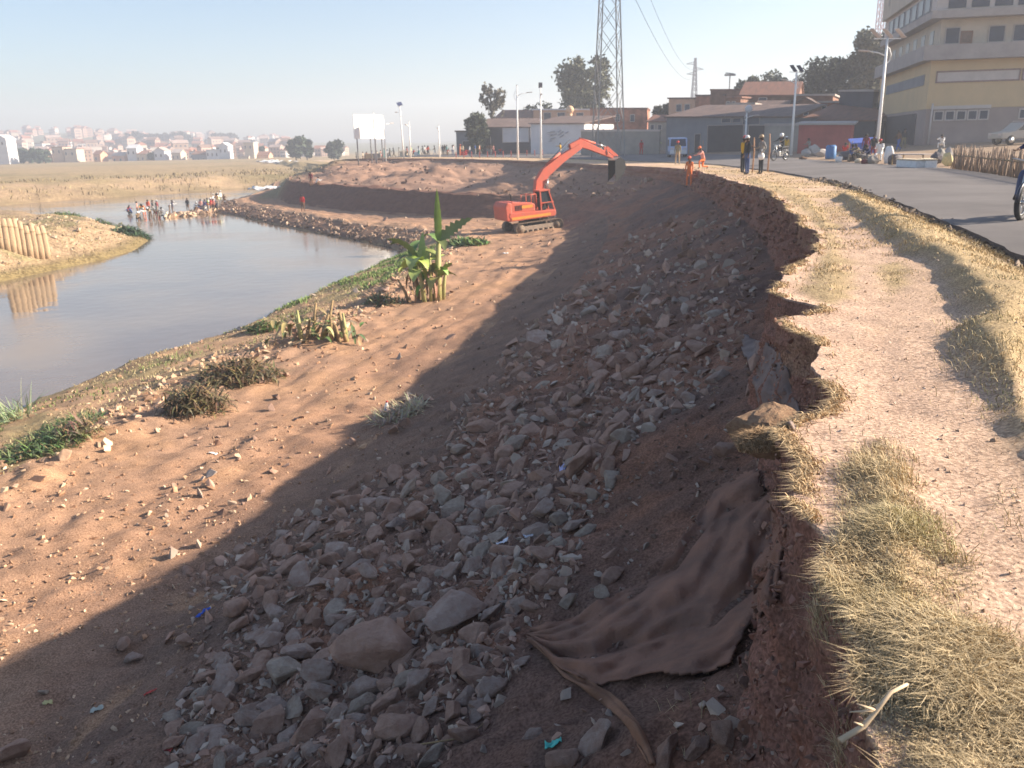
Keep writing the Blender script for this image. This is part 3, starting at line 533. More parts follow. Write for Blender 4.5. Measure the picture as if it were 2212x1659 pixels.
# crumbled gutter along the near road edge
pt_ = []; t_ = rng.uniform(5, 34, 2600); o_x = np.interp(t_, T, eA[:, 0])+rng.normal(-.06, .10, 2600)
for a, b in zip(o_x.tolist(), t_.tolist()): pt_.append((a, b, gz(a, b), abs(rng.normal(0, .022))*(1+.05*b)+.01, random.choice(([.16, .125, .10], [.24, .19, .15], [.12, .10, .09]))))
scatter('gutter_rubble', pt_)
t_ = 5*(34/5)**rng.random(9000); xs = np.interp(t_, T, eA[:, 0])+rng.normal(-.14, .09, 9000); k = fbm(xs, t_, 1.2, 3, 91) > -.05; xs, ys = xs[k], t_[k]; n = len(xs)
tag(blades('gutter_grass', xs, ys, zs_of(xs, ys), .10*rng.uniform(.3, 1.3, n), .0022*(1+.4*ys), np.where(rng.random((n, 1)) < .5, np.array([[.24, .19, .11]]), np.array([[.45, .35, .2]]))*rng.uniform(.5, 1.2, (n, 1)), 1.0+0*xs), kind='stuff')
# green growth along the water's edge
def cover(name, n, tlo, thi, klo, khi, seed, thr, col, h, wd):
    t = rng.uniform(tlo, thi, n); f = rng.uniform(klo, khi, n); xs = np.interp(t, T, eW[:, 0])*(1-f)+np.interp(t, T, eE[:, 0])*f; ys = np.interp(t, T, eW[:, 1])*(1-f)+np.interp(t, T, eE[:, 1])*f
    k = fbm(xs, ys, .45, 3, seed) > thr; xs, ys = xs[k], ys[k]; n = len(xs)
    return tag(blades(name, xs, ys, zs_of(xs, ys), h*rng.uniform(.4, 1.3, n), wd*(1+.0*ys), np.array(col)*rng.uniform(.6, 1.4, (n, 1)), .9+0*xs), kind='stuff')
cover('bank_weeds', 9000, 14, 60, .05, .95, 21, .12, (.17, .20, .08), .16, .035)
cover('bank_weeds', 7000, 38, 58, .0, 1.0, 22, -.1, (.17, .24, .08), .22, .05)
cover('bank_weeds', 12000, 14, 60, .1, 1.15, 23, -.05, (.40, .33, .19), .12, .03)
# trodden straw and small litter on the path
n = 3000; ys = 1/rng.uniform(1/16, 1/1.7, n); xs = np.interp(ys, T, eB[:, 0])+rng.uniform(.1, 2.6, n); V0 = zs_of(xs, ys)+.006
tag(blades('trodden_straw', xs, ys, V0, .03*rng.uniform(.4, 1.5, n), .0018*(1+.3*ys), np.array([.58, .44, .30])*rng.uniform(.8, 1.2, (n, 1)), 2.6+0*xs), kind='stuff')
pt_ = []
for i in range(2600):
    y = float(1/rng.uniform(1/22, 1/1.6)); x = float(np.interp(y, T, eB[:, 0])+rng.uniform(.05, 3.2)); pt_.append((x, y, gz(x, y), abs(rng.normal(0, .006))*(1+.12*y)+.002, random.choice(([.5, .36, .25], [.38, .27, .19], [.58, .46, .36]))))
scatter('path_grit', pt_)
# ------------------------------------------------------------------ plants on the bench
M_leafv = mat('plant matter', (1, 1, 1), .6, .15, 4, attr='col', spec=.35)
class LB:
    """strap leaves: a folded, arching blade per leaf"""
    def __init__(s): s.V = []; s.F = []; s.C = []; s.k = 0
    def leaf(s, base, az, L, wmax, up, droop, col, n=8, fold=.25, torn=0, prof=None, roll=0.):
        b = Vector(base); d = Vector((math.cos(az), math.sin(az), 0)); side = Vector((-d.y, d.x, 0)); a = up; p = b.copy(); rows = []
        for i in range(n+1):
            f = i/n; wv = wmax*(math.sin(math.pi*min(1, f**.7*.97+.03))**.8 if prof is None else prof(f))
            if torn and i % 2: wv *= (1-torn)
            nz = d*(-math.sin(a))+Vector((0, 0, math.cos(a))); sd_ = side*math.cos(roll)+nz*math.sin(roll); nf = nz*math.cos(roll)-side*math.sin(roll)
            rows += [p-sd_*wv+nf*wv*fold, p.copy(), p+sd_*wv+nf*wv*fold]
            a -= droop/n; p = p+(d*math.cos(a)+Vector((0, 0, math.sin(a))))*(L/n)
        k = s.k; s.V += [tuple(q) for q in rows]; s.C += [tuple(c*random.uniform(.8, 1.2) for c in col)]*len(rows)
        for i in range(n):
            for j in (0, 1): s.F.append((k+i*3+j, k+i*3+j+1, k+i*3+j+4, k+i*3+j+3))
        s.k += len(rows)
    def build(s, name, parent=None, m=None): return mesh_np(name, s.V, s.F, m or M_leafv, np.array(s.C), True, parent)
M_stem = mat('banana stem', (.33, .36, .13), .6, .3, 5, .01, 20, col2=(.42, .33, .16)); M_dead = mat('dead stem', (.30, .21, .11), .9, .3, 6, .02, 20)
def banana(u, v, label):
    p = hit(u, v); t = thing('banana_plant', label, 'banana plant', p)
    px = 1/28.5
    def st(dx, dy, h, r0, lx=0, m=M_stem):
        mb = MB(); mb.tube([(dx, dy, -.1), (dx+lx*.3, dy, h*.4), (dx+lx, dy, h)], [r0*1.1, r0*.95, r0*.5], 10); mb.build('stem', m, t); return Vector((dx+lx, dy, h))
    a = st(0, 0, 2.3, .17, .15); st(.22, .1, 1.5, .08, .2); st(-.25, -.15, 1.9, .07, .05); bq = st(-.75, .2, 1.75, .09, -.25, M_dead); c = st(-.5, -.2, 1.5, .10, -.2); d_ = st(-.3, .3, 1.3, .07, .1, M_dead); e = st(-1.15, -.1, .9, .06, -.4, M_dead)
    G1, G2, G3 = (.17, .25, .06), (.34, .40, .11), (.09, .15, .05)
    def lf(*q, **k): b_ = LB(); b_.leaf(*q, **k); return b_.build('leaf', t)
    lf(a, -1.35, 2.1, .16, 1.54, .05, G1, n=14, torn=.12, fold=.1)               # the upright spear
    lf(a, .1, 1.7, .30, .85, .5, G1, n=16, torn=.45, roll=1.0)                   # ragged to the right
    lf(a, -1.2, 1.0, .2, .6, 1.6, G3, n=10); lf(a, 2.2, 1.3, .22, .9, 1.5, G1, n=10, torn=.3)
    lf(c+Vector((0, 0, .1)), 2.9, 1.6, .26, 1.2, 1.1, G1, n=12, torn=.2, roll=.8); lf(c, 2.5, 1.9, .24, 1.45, 1.9, G3, n=12, torn=.3, roll=.7); lf(c, 3.8, 1.1, .36, .5, 1.6, G2, n=8, roll=.8); lf(c, .4, 1.1, .3, 1.1, 1.5, G2, n=8, roll=.9); lf(c, 4.5, 1.2, .34, 1.3, 2.6, G2, n=8)
    lf(c-Vector((0, 0, .3)), 4.6, 1.1, .3, .7, 1.8, G2, n=8); lf(c, 5.4, .9, .25, 1.1, 2.4, G2, n=8); lf(bq, 3.3, .9, .2, .4, 2.0, G3, n=8); lf(bq, 1.2, 1.2, .2, 1.2, 1.3, G1, n=9)
    lf(Vector((0, -.1, .9)), 4.4, .9, .2, .6, 2.2, G2, n=8); lf(Vector((0, -.1, 1.2)), 5.6, .8, .18, .9, 2.0, G2, n=8); lf(Vector((-.4, 0, .6)), 3.9, .8, .15, .6, 2.3, G1, n=8)
    for i in range(18):
        lf(Vector((random.uniform(-.95, .15), random.uniform(-.25, .25), random.uniform(.7, 1.5))), random.uniform(0, 6.28), random.uniform(.7, 1.35), random.uniform(.10, .2), random.uniform(.9, 1.45), random.uniform(.5, 2.0), random.choice((G1, G2, (.24, .33, .08), (.30, .33, .12))), n=9, torn=random.choice((0, .3, .5)), roll=random.uniform(-1, 1))
    b_ = LB()
    for i in range(40): b_.leaf((random.uniform(-1.2, .15), random.uniform(-.3, .3), random.uniform(.2, 1.3)), random.uniform(0, 6.28), random.uniform(.3, .9), .06, random.uniform(-1.2, .2), .6, (.28, .19, .1), n=5)
    b_.build('dead_leaves', t)
    return t
banana(945, 648, 'tall green banana plant with an upright spear leaf on the bench beside the river')
tb = thing('banana_stump_clump', 'clump of cut and withered banana stems on the bench at the water side', 'plant', hit(680, 735))
for i in range(15):
    x, y = random.uniform(-1.3, 1.5), random.uniform(-.6, .6); h = random.uniform(.5, 1.35); lx = random.uniform(-.35, .35); mb = MB()
    z0 = gz(tb.location.x+x, tb.location.y+y)-tb.location.z-.1
    mb.tube([(x, y, z0), (x+lx*.4, y, z0+h*.5), (x+lx, y+random.uniform(-.2, .2), z0+h)], [.08, .065, .035], 8); mb.build('stem', M_stem if i % 5 == 0 else M_dead, tb)
b_ = LB()
for i in range(60): b_.leaf((random.uniform(-1.4, 1.5), random.uniform(-.7, .7), random.uniform(.05, .7)), random.uniform(0, 6.28), random.uniform(.4, 1.1), .07, random.uniform(-.3, 1.2), 1.4, random.choice(((.32, .22, .12), (.22, .22, .08), (.38, .30, .17), (.15, .21, .07))), n=5)
b_.build('withered_leaves', tb)
def bush(u, v, label, name, cat, R, n, L, colr, wd=.03, drp=1.6, hz=.5, group=None, leafn=5):
    p = hit(u, v); t = thing(name, label, cat, p, 0, group); b_ = LB()
    for i in range(n):
        a = random.uniform(0, 6.28); q = R*random.random()**.6; x, y = math.cos(a)*q, math.sin(a)*q*.8
        z = gz(p.x+x, p.y+y)-p.z+random.uniform(0, hz)*(1-q/R*.7)
        b_.leaf((x, y, z), random.uniform(0, 6.28), L*random.uniform(.5, 1.2), wd, random.uniform(.2, 1.3), random.uniform(.4, drp), random.choice(colr), n=leafn)
    b_.build('foliage', t)
    mb = MB()
    for i in range(7): a = i*.9; mb.tube([(0, 0, -.05), (math.cos(a)*R*.3, math.sin(a)*R*.3, hz*.5), (math.cos(a)*R*.6, math.sin(a)*R*.6, hz*.8)], [.025, .018, .008], 5)
    mb.build('stems', M_dead, t); return t
BR = ((.13, .10, .055), (.17, .13, .06), (.10, .075, .045), (.2, .16, .08))
bush(520, 815, 'long brown withered bush lying on the outer edge of the bench', 'withered_bush', 'bush', 1.15, 900, .45, BR, .022, 2.4, .6)
bush(425, 885, 'drooping brown dead bush casting a long dark shadow on the bench', 'withered_bush', 'bush', .75, 750, .5, BR, .02, 2.6, .75)
bush(165, 945, 'spiky brown dead plant beside the green weed patch', 'withered_bush', 'bush', .55, 260, .4, ((.2, .14, .09), (.26, .2, .1)), .02, 2, .4)
GR = ((.10, .15, .05), (.14, .20, .06), (.20, .20, .09), (.08, .12, .05))
bush(85, 975, 'low green weed patch at the left edge of the bench', 'weed_patch', 'weeds', 1.1, 1100, .32, GR, .015, 1.5, .25)
bush(150, 925, 'dull green weeds behind the spiky dead plant', 'weed_patch', 'weeds', .8, 420, .3, GR, .015, 1.5, .2)
bush(30, 905, 'tall pale green reeds at the water edge on the far left', 'reed_clump', 'reeds', .5, 130, 1.0, ((.2, .27, .12), (.3, .36, .2)), .012, .5, .1)
bush(570, 712, 'small green weed tuft at the waterline by the cut banana stems', 'weed_patch', 'weeds', .6, 300, .3, GR, .03, 1.4, .3)
bush(1012, 530, 'flat green leafy patch behind the banana plant, below the excavator', 'weed_patch', 'weeds', 1.3, 500, .45, ((.12, .19, .06), (.16, .24, .07)), .06, 1.2, .35)
bush(830, 655, 'grey-green weeds by a hollow on the bench left of the banana plant', 'weed_patch', 'weeds', .8, 300, .3, ((.2, .2, .1), (.13, .17, .07), (.3, .24, .14)), .03, 1.5, .3)
# ------------------------------------------------------------------ cloths hanging from the scarp
def cloth(name, label, top_, bot, nu, nv, fold, mt, thick=.012):
    def along(c, f):
        c = np.array(c, float); L = np.concatenate([[0], np.cumsum(np.hypot(*np.diff(c, axis=0).T))]); L /= L[-1]
        return np.array([np.interp(f, L, c[:, 0]), np.interp(f, L, c[:, 1])])
    V_ = []
    for i in range(nu):
        for j in range(nv):
            f = i/(nu-1); g = j/(nv-1); q = along(top_, f)*(1-g)+along(bot, f)*g; h = hit(q[0], q[1])
            k = fold(f, g); n_v = (Vector((0, 0, EYE))-h).normalized()*.5+Vector((0, 0, .8)); h = h+n_v.normalized()*(.02+k); V_.append(h)
    A_ = np.array([tuple(a) for a in V_]).reshape(nu, nv, 3)
    for it in range(2): A_[1:-1, 1:-1] = A_[1:-1, 1:-1]*.5+.125*(A_[:-2, 1:-1]+A_[2:, 1:-1]+A_[1:-1, :-2]+A_[1:-1, 2:])
    F_ = gridfaces(nu, nv); ff, gg = np.meshgrid(np.linspace(0, 1, nu), np.linspace(0, 1, nv), indexing='ij'); bd = np.minimum.reduce([ff*1.5, (1-ff)*2, gg, (1-gg)*.8])-.05-.10*fbm(ff*7, gg*5, 1.0, 4, 55); hole = fbm(ff*6, gg*5, 1, 3, 57); kp = ((bd > -.02) & (hole < 1.5)).ravel()
    if nv > 20: F_ = F_[kp[F_].all(1)]
    o = mesh_np(name, A_.reshape(-1, 3), F_, mt, None, True)
    md = o.modifiers.new('thickness', 'SOLIDIFY'); md.thickness = thick; md.offset = 0
    return tag(o, label, 'cloth')
M_cloth = mat('mud-stained cloth', (.34, .175, .115), .95, .2, 2.4, .02, 30, col2=(.17, .105, .08)); M_cloth2 = mat('greyed cloth', (.27, .21, .185), .9, .2, 2.2, .01, 22, col2=(.13, .085, .07))
def fold1(f, g):
    a = g*9+2.2*f+1.2*math.sin(f*4); return .10*(.45+f)*(abs(math.sin(a*.8+.8*math.sin(f*3+g*2)))**.5-.4)+.028*math.sin(a*2.3+f*7)+.012*math.sin(a*5.1+f*13)+.012*float(fbm(np.array([f*9]), np.array([g*9]), 1, 3, 8)[0])*3
cloth('draped_cloth', 'large brown muddy cloth spread from the scarp down over the near slope', [(1128, 1368), (1230, 1335), (1340, 1262), (1450, 1200), (1490, 1130), (1530, 1050), (1645, 1012)], [(1140, 1388), (1205, 1450), (1300, 1495), (1440, 1490), (1585, 1450), (1678, 1330), (1706, 1140)], 130, 80, fold1, M_cloth)
cloth('cloth_strip', 'long orange-brown twisted edge strip of cloth running down to the bottom edge', [(1150, 1372), (1230, 1452), (1320, 1500), (1380, 1560), (1420, 1656)], [(1144, 1388), (1220, 1468), (1300, 1518), (1360, 1575), (1400, 1656)], 70, 10, lambda f, g: .018*math.sin(g*math.pi*2.4+f*5)+.012*math.sin(f*23+g*5), mat('orange cloth', (.24, .125, .075), .9, .2, 6, .008, 30))
cloth('hanging_cloth', 'grey-brown cloth hanging in the bite of the scarp under the path edge', [(1590, 720), (1650, 725), (1690, 760), (1730, 900)], [(1640, 880), (1660, 900), (1685, 930), (1722, 935)], 40, 30, lambda f, g: .03*math.sin(f*22+g*3), M_cloth2)
# lit clod slumped from the edge
def clod(u, v, w_, lab, r, sq, seed, up=.1):
    bm = hull(n=30, sq=sq, seed=seed, sub=5, rough=.10); bmesh.ops.triangulate(bm, faces=bm.faces); me = bpy.data.meshes.new('earth_clod'); bm.to_mesh(me); bm.free(); me.materials.append(mat('dry clod', (.42, .28, .17), .95, .25, 9, .03, 22, col2=(.28, .16, .1)))
    o = bpy.data.objects.new('earth_clod', me); COL.objects.link(o); p = P(u, v, w_); o.location = p; o.scale = (r, r, r); return tag(o, lab, 'earth clod')
clod(1655, 935, -.22, 'sunlit grassy clod of earth jutting from the scarp below the footpath', .24, (1.1, .9, .75), 401)
p = P(1655, 935, -.06); n = 3500; ra = .16*rng.random(n)**.5; an = rng.uniform(0, 6.28, n); xs = p.x+ra*np.cos(an); ys = p.y+ra*np.sin(an)*.8
tag(blades('dry_grass', xs, ys, np.full(n, -.07)-((xs-p.x)**2+(ys-p.y)**2)*3.5, .06*rng.uniform(.4, 1.3, n), .006, np.array([.45, .30, .17])*rng.uniform(.5, 1.2, (n, 1)), 1.2, azm=rng.uniform(0, 6.28, n)), kind='stuff')
# dry stick in the grass, litter
def stick(name, label, pts, r, m, twigs=()):
    mb = MB(); mb.tube(pts, [r*(1-.5*i/(len(pts)-1)) for i in range(len(pts))], 7)
    for a, b in twigs: mb.tube([a, b], [r*.5, r*.2], 5)
    return tag(mb.build(name, m), label, 'stick')
pp = [P(u, v, z) for u, v, z in ((1814, 1600, .03), (1866, 1568, .05), (1893, 1535, .09), (1925, 1495, .13), (1960, 1478, .12))]
stick('dry_stick', 'pale curved dry stick lying at the grass edge above the scarp', pp, .009, mat('dry wood', (.55, .42, .28), .8, .2, 8), [(pp[2], P(1835, 1538, .08)), (pp[2], P(1850, 1520, .12)), (pp[1], P(1845, 1560, .08))])
q0 = hit(880, 1690 if False else 1620); q1 = hit(1010, 1600); q2 = hit(1045, 1575)
stick('dry_stick', 'thin brown stick on bare soil at the foot of the near rubble', [q0+Vector((0, 0, .03)), q1+Vector((0, 0, .03)), q2+Vector((0, 0, .05))], .007, M_dead)
def rag(name, label, cat, u, v, L, W, c, h=.03, seed=0, rz=0):
    p = hit(u, v); rr = random.Random(seed); n, m_ = 9, 7; V_ = []
    for i in range(n):
        for j in range(m_):
            x = (i/(n-1)-.5)*L; y = (j/(m_-1)-.5)*W*(1+.4*math.sin(i*1.3+seed)); X_ = x*math.cos(rz)-y*math.sin(rz); Y_ = x*math.sin(rz)+y*math.cos(rz)
            V_.append((p.x+X_, p.y+Y_, gz(p.x+X_, p.y+Y_)+.012+h*abs(math.sin(i*1.7+j*.9+seed))*rr.uniform(.5, 1)))
    o = mesh_np(name, V_, gridfaces(n, m_), mat('plastic '+'%.2f %.2f %.2f' % c, c, .5, .1, 5, spec=.5), None, True); md = o.modifiers.new('t', 'SOLIDIFY'); md.thickness = .004
    return tag(o, label, cat)
rag('plastic_bag', 'crumpled bright blue plastic scrap beside a rounded brown boulder', 'litter', 440, 1327, .2, .07, (.02, .10, .55), .05, 1, .9)
rag('plastic_bag', 'turquoise green plastic wrapper on bare soil near the bottom edge', 'litter', 1195, 1615, .10, .05, (.08, .5, .42), .02, 2)
rag('paper_scrap', 'small red wrapper on dark soil left of the near rubble', 'litter', 325, 1498, .14, .05, (.5, .05, .04), .02, 3, .6)
rag('paper_scrap', 'small red scrap near the bottom edge left of the rubble', 'litter', 362, 1622, .07, .05, (.5, .05, .06), .02, 4)
rag('paper_scrap', 'yellowish wrapper on dark soil in the lower left corner', 'litter', 103, 1520, .10, .05, (.5, .45, .2), .02, 5, .5)
rag('plastic_bag', 'pale plastic sheet piece left of the red wrapper', 'litter', 210, 1535, .14, .06, (.4, .42, .36), .02, 6, .3)
rag('plastic_bag', 'shiny white scrap on the rubble left of the cloth', 'litter', 1085, 1175, .13, .05, (.7, .7, .75), .02, 7)
rag('plastic_bag', 'white and dark scrap just above the shiny white scrap', 'litter', 1145, 1160, .13, .06, (.65, .65, .7), .03, 8, .4)
rag('plastic_bag', 'pale violet plastic ball of film among the middle rubble', 'litter', 1219, 1015, .12, .09, (.5, .5, .75), .05, 9)
rag('paper_scrap', 'white paper scrap on the sunlit bench', 'litter', 460, 981, .16, .1, (.75, .75, .72), .03, 10)
rag('paper_scrap', 'tiny white scrap on the bench below the excavator', 'litter', 1092, 548, .3, .14, (.75, .75, .75), .04, 11)
bush(862, 903, 'pale dry straw heap lying half in the shade beside the bottle', 'straw_heap', 'straw', .62, 700, .4, ((.52, .42, .28), (.42, .33, .21), (.36, .30, .22)), .012, 1.3, .12)
bt = thing('plastic_bottle', 'small white and blue plastic bottle with a red cap standing at the shade edge', 'bottle', hit(836, 890), 0)
mb = MB(); mb.tube([(0, 0, 0), (0, 0, .16), (.0, .0, .2), (.01, 0, .24)], [.05, .05, .03, .02], 10); mb.build('body', mat('bottle plastic', (.5, .6, .7), .3, .1), bt); mb = MB(); mb.tube([(.01, 0, .24), (.012, 0, .275)], .024, 8); mb.build('cap', mat('red plastic', (.6, .05, .05), .4, .1), bt)
mb = MB(); mb.tube([(0, 0, .05), (0, 0, .12)], .0525, 10, False); mb.build('sleeve', mat('blue plastic', (.05, .2, .55), .4, .1), bt)
#PART3
# ================================================================== EXCAVATOR
M_or = mat('excavator paint', (.66, .115, .065), .6, .12, 2.2, .004, 20, col2=(.50, .13, .08), spec=.4); M_ye = mat('yellow stripe', (.75, .33, .06), .5, .12, 6); M_trk = mat('track steel', (.11, .085, .07), .8, .35, 8, .02, 12, col2=(.27, .2, .14))
M_dk = mat('dark rubber', (.03, .03, .032), .7, .2, 9); M_glass = mat('dark glass', (.04, .05, .06), .12, .1, 3, spec=.8); M_steel = mat('bright steel', (.5, .5, .5), .3, .1, 3, metal=.8); M_dirt = mat('dusty steel', (.33, .26, .2), .8, .25, 5, .01, 20)
ex = thing('excavator', 'orange-red tracked excavator on the bench reaching its arm to the bank top', 'excavator', PD(1140, 488, 60.5), math.radians(24)); ex.location.z = gz(ex.location.x, ex.location.y)+.0; ex.rotation_euler = (0, math.radians(-4), math.radians(24)); ex.scale = (.88, .88, .88); ex.location.x += .35
for sy in (-1, 1):
    tk = thing('track', None, None); tk.parent = ex; KID.setdefault(ex.name, []).append(tk); tk.location = (0, sy*1.15, 0)
    path = []; 
    for i in range(12): a = -math.pi/2-math.pi*i/11; path.append((-1.65+.42*math.cos(a), .42+.42*math.sin(a)))
    for i in range(12): a = math.pi/2-math.pi*i/11; path.append((1.65+.42*math.cos(a), .42+.42*math.sin(a)))
    mb = MB(); cl_ = path+[path[0]]
    for a, b in zip(cl_[:-1], cl_[1:]):
        L = math.hypot(b[0]-a[0], b[1]-a[1]); k = max(1, int(L/.17))
        for q in range(k):
            f0, f1 = q/k, (q+.82)/k; mb.bar((a[0]+(b[0]-a[0])*f0, 0, a[1]+(b[1]-a[1])*f0), (a[0]+(b[0]-a[0])*f1, 0, a[1]+(b[1]-a[1])*f1), .55, .06, up=(0, 1, 0)) if False else mb.box((a[0]+(b[0]-a[0])*(f0+f1)/2, 0, a[1]+(b[1]-a[1])*(f0+f1)/2), (max(L/k*.8, .1), .55, .05), Matrix.Rotation(-math.atan2(b[1]-a[1], b[0]-a[0]), 3, 'Y'))
    mb.build('tread', M_trk, tk)
    mb = MB(); mb.box((0, 0, .42), (3.2, .34, .32)); mb.build('track_frame', M_dirt, tk, bevel=.03)
    for wx in (-1.65, 1.65): mb = MB(); mb.tube([(wx, -.2, .42), (wx, .2, .42)], .36, 16); mb.build('sprocket', M_trk, tk)
    mb = MB()
    for wx in (-1.1, -.65, -.2, .25, .7, 1.15): mb.tube([(wx, -.18, .17), (wx, .18, .17)], .13, 10)
    mb.build('rollers', M_trk, tk)
mb = MB(); mb.box((0, 0, .62), (1.6, 1.8, .35)); mb.tube([(0, 0, .75), (0, 0, 1.02)], .62, 20); mb.build('undercarriage', M_dk, ex)
body = MB(); prof = [(-2.35, 1.08), (1.45, 1.08), (1.6, 1.2), (1.6, 1.55), (-2.4, 1.75), (-2.5, 1.5)]; body.extrude(prof[::-1], -1.25, 1.25); hb = body.build('body_frame', M_or, ex, bevel=.05)
mb = MB(); mb.extrude([(-2.5, 1.72), (-.2, 1.62), (-.2, 2.2), (-.5, 2.35), (-1.1, 2.42), (-2.1, 2.55), (-2.45, 2.35)][::-1], -1.2, 1.2); mb.build('engine_cover', M_or, ex, bevel=.07)
mb = MB(); mb.extrude([(-2.75, 1.15), (-2.2, 1.05), (-2.2, 2.5), (-2.55, 2.55), (-2.78, 2.2)][::-1], -1.22, 1.22); mb.build('counterweight', M_or, ex, bevel=.1)
mb = MB(); mb.box((-.6, -1.257, 1.28), (3.4, .012, .2)); mb.box((-.9, -1.207, 2.08), (1.0, .02, .22)); mb.build('stripe', M_ye, ex)
mb = MB()
for k in range(5): mb.box((-1.9+.13*k, -1.207, 2.05), (.06, .02, .4))
mb.build('side_vents', M_dk, ex)
hr = MB()
for yy in (-1.1, -.2):
    for xx in (-.9, -.45, 0): hr.tube([(xx, yy, 2.25), (xx, yy, 2.95)], .03, 6)
    hr.tube([(-.9, yy, 2.95), (0, yy, 2.95)], .03, 6)
hr.build('handrail', M_or, ex); mb = MB(); mb.tube([(-1.5, .4, 2.4), (-1.5, .4, 2.95), (-1.6, .4, 3.05)], .06, 8); mb.build('exhaust_pipe', M_dk, ex)
# cab (far side front) with pillars, roof, glass
cb = MB()
for (x, y, x2) in ((.35, -.15, .35), (1.5, -.15, 1.1), (.35, -1.15, .35), (1.55, -1.15, 1.1)): cb.bar((x, y, 1.5), (x2, y, 3.1), .09, .09)
for z in (1.55, 2.2): cb.bar((.35, -1.15, z), (1.45, -1.15, z), .08, .08); cb.bar((1.45, -1.15, z), (1.45, -.15, z), .08, .08)
cb.box((.73, -.65, 3.14), (.95, 1.15, .1)); cb.build('cab_frame', M_or, ex)
mb = MB(); mb.extrude([(.4, 2.22), (1.36, 2.22), (1.1, 3.05), (.4, 3.05)][::-1], -1.13, -1.11); mb.extrude([(.4, 2.22), (1.36, 2.22), (1.1, 3.05), (.4, 3.05)][::-1], -.19, -.17); mb.add([(1.39, -1.1, 2.22), (1.39, -.2, 2.22), (1.12, -.2, 3.05), (1.12, -1.1, 3.05)], [(0, 1, 2, 3)]); mb.build('cab_glass', M_glass, ex)
mb = MB(); mb.box((.7, -.6, 1.75), (.5, .5, .3)); mb.box((.45, -.6, 2.2), (.12, .5, .7)); mb.build('seat', M_dk, ex, bevel=.04)
def armplate(name, pts, th, yw, m=M_or):
    """boxed beam through (x,z) points with given depths"""
    mb = MB(); up_, lo = [], []
    for i, p in enumerate(pts):
        a = Vector(pts[max(0, i-1)]); b = Vector(pts[min(len(pts)-1, i+1)]); d = (b-a).normalized(); nrm = Vector((-d.y, d.x)); t = th[i]/2
        up_.append((p[0]+nrm.x*t, p[1]+nrm.y*t)); lo.append((p[0]-nrm.x*t, p[1]-nrm.y*t))
    q = lo+up_[::-1]; mb.extrude(q[::-1], yw[0], yw[1]); return mb.build(name, m, ex, bevel=.03)
BO = [(.75, 1.65), (.8, 2.85), (1.0, 3.7), (1.55, 4.4), (3.05, 5.3), (4.85, 6.15)]
armplate('boom', BO, [.55, .72, .8, .78, .62, .42], (-.05, .45))
armplate('stick', [(3.9, 6.2), (4.8, 6.4), (5.9, 5.95), (7.85, 5.0)], [.35, .62, .48, .26], (.02, .36))
def cyl(name, p, q, r, f=.55):
    mb = MB(); p, q = Vector(p), Vector(q); m_ = p.lerp(q, f); mb.tube([p, m_], r, 10); mb.build(name, M_or if 'boom' not in name else M_dk, ex); mb = MB(); mb.tube([m_, q], r*.55, 8); mb.build('piston_rod', M_steel, ex)
cyl('boom_cylinder', (1.35, -.12, 1.6), (1.6, -.12, 3.9), .10, .6); cyl('boom_cylinder', (1.35, .52, 1.6), (1.6, .52, 3.9), .10, .6)
cyl('stick_cylinder', (1.7, .2, 4.95), (3.9, .2, 6.3), .09, .6); cyl('bucket_cylinder', (4.85, .2, 6.75), (7.25, .2, 5.9), .08, .6)
mb = MB()
for y in (0, .4): mb.bar((7.25, y, 5.9), (8.25, y, 5.05), .06, .12); mb.bar((7.25, y, 5.9), (7.35, y, 5.25), .06, .1)
mb.build('bucket_linkage', M_or, ex)
bk = MB(); arcp = [(7.77, 4.8), (8.27, 4.95), (8.67, 4.65), (8.77, 4.15), (8.57, 3.65), (8.17, 3.25), (7.67, 3.0)]
inn = [(7.81, 4.72), (8.24, 4.84), (8.56, 4.6), (8.65, 4.17), (8.47, 3.73), (8.11, 3.34), (7.67, 3.06)]
bk.extrude((arcp+inn[::-1]), -.35, .75); bk.build('bucket', mat('dusty bucket', (.45, .36, .29), .85, .25, 5), ex)
mb = MB(); mb.extrude(arcp, -.39, -.35); mb.extrude(arcp, .75, .79); mb.build('bucket_side', M_dk, ex)
mb = MB()
for k in range(5): mb.bar((7.70, -.3+.25*k, 3.03), (7.45, -.3+.25*k, 2.88), .08, .05)
mb.build('bucket_teeth', M_trk, ex)
mb = MB(); mb.tube([(.9, .3, 3.1), (.95, .5, 4.0), (1.6, .5, 4.85), (2.9, .5, 5.8), (4.1, .45, 6.7)], .025, 6); mb.build('hydraulic_hose', M_dk, ex)
# ================================================================== PEOPLE
SK = mat('skin', (.16, .085, .055), .6, .1, 8, spec=.3); HAIR = mat('hair', (.015, .013, .012), .8, .2, 20); SHOE = mat('shoe', (.05, .04, .035), .8, .2, 9)
CL = {'yellow': (.62, .36, .03), 'dark': (.04, .045, .05), 'navy': (.03, .035, .09), 'orange': (.80, .20, .06), 'orangered': (.75, .12, .05), 'pink': (.75, .35, .28), 'white': (.75, .74, .72), 'grey': (.25, .23, .21), 'olive': (.22, .19, .11), 'tan': (.42, .3, .18), 'blue': (.06, .12, .35), 'red': (.55, .04, .04), 'maroon': (.2, .04, .05), 'jeans': (.07, .1, .2), 'lime': (.55, .65, .15), 'brown': (.17, .1, .06), 'teal': (.05, .22, .22), 'cream': (.6, .5, .36)}
def cm(c): return mat('cloth '+c, CL[c], .9, .15, 9, .004, 60, spec=.1)
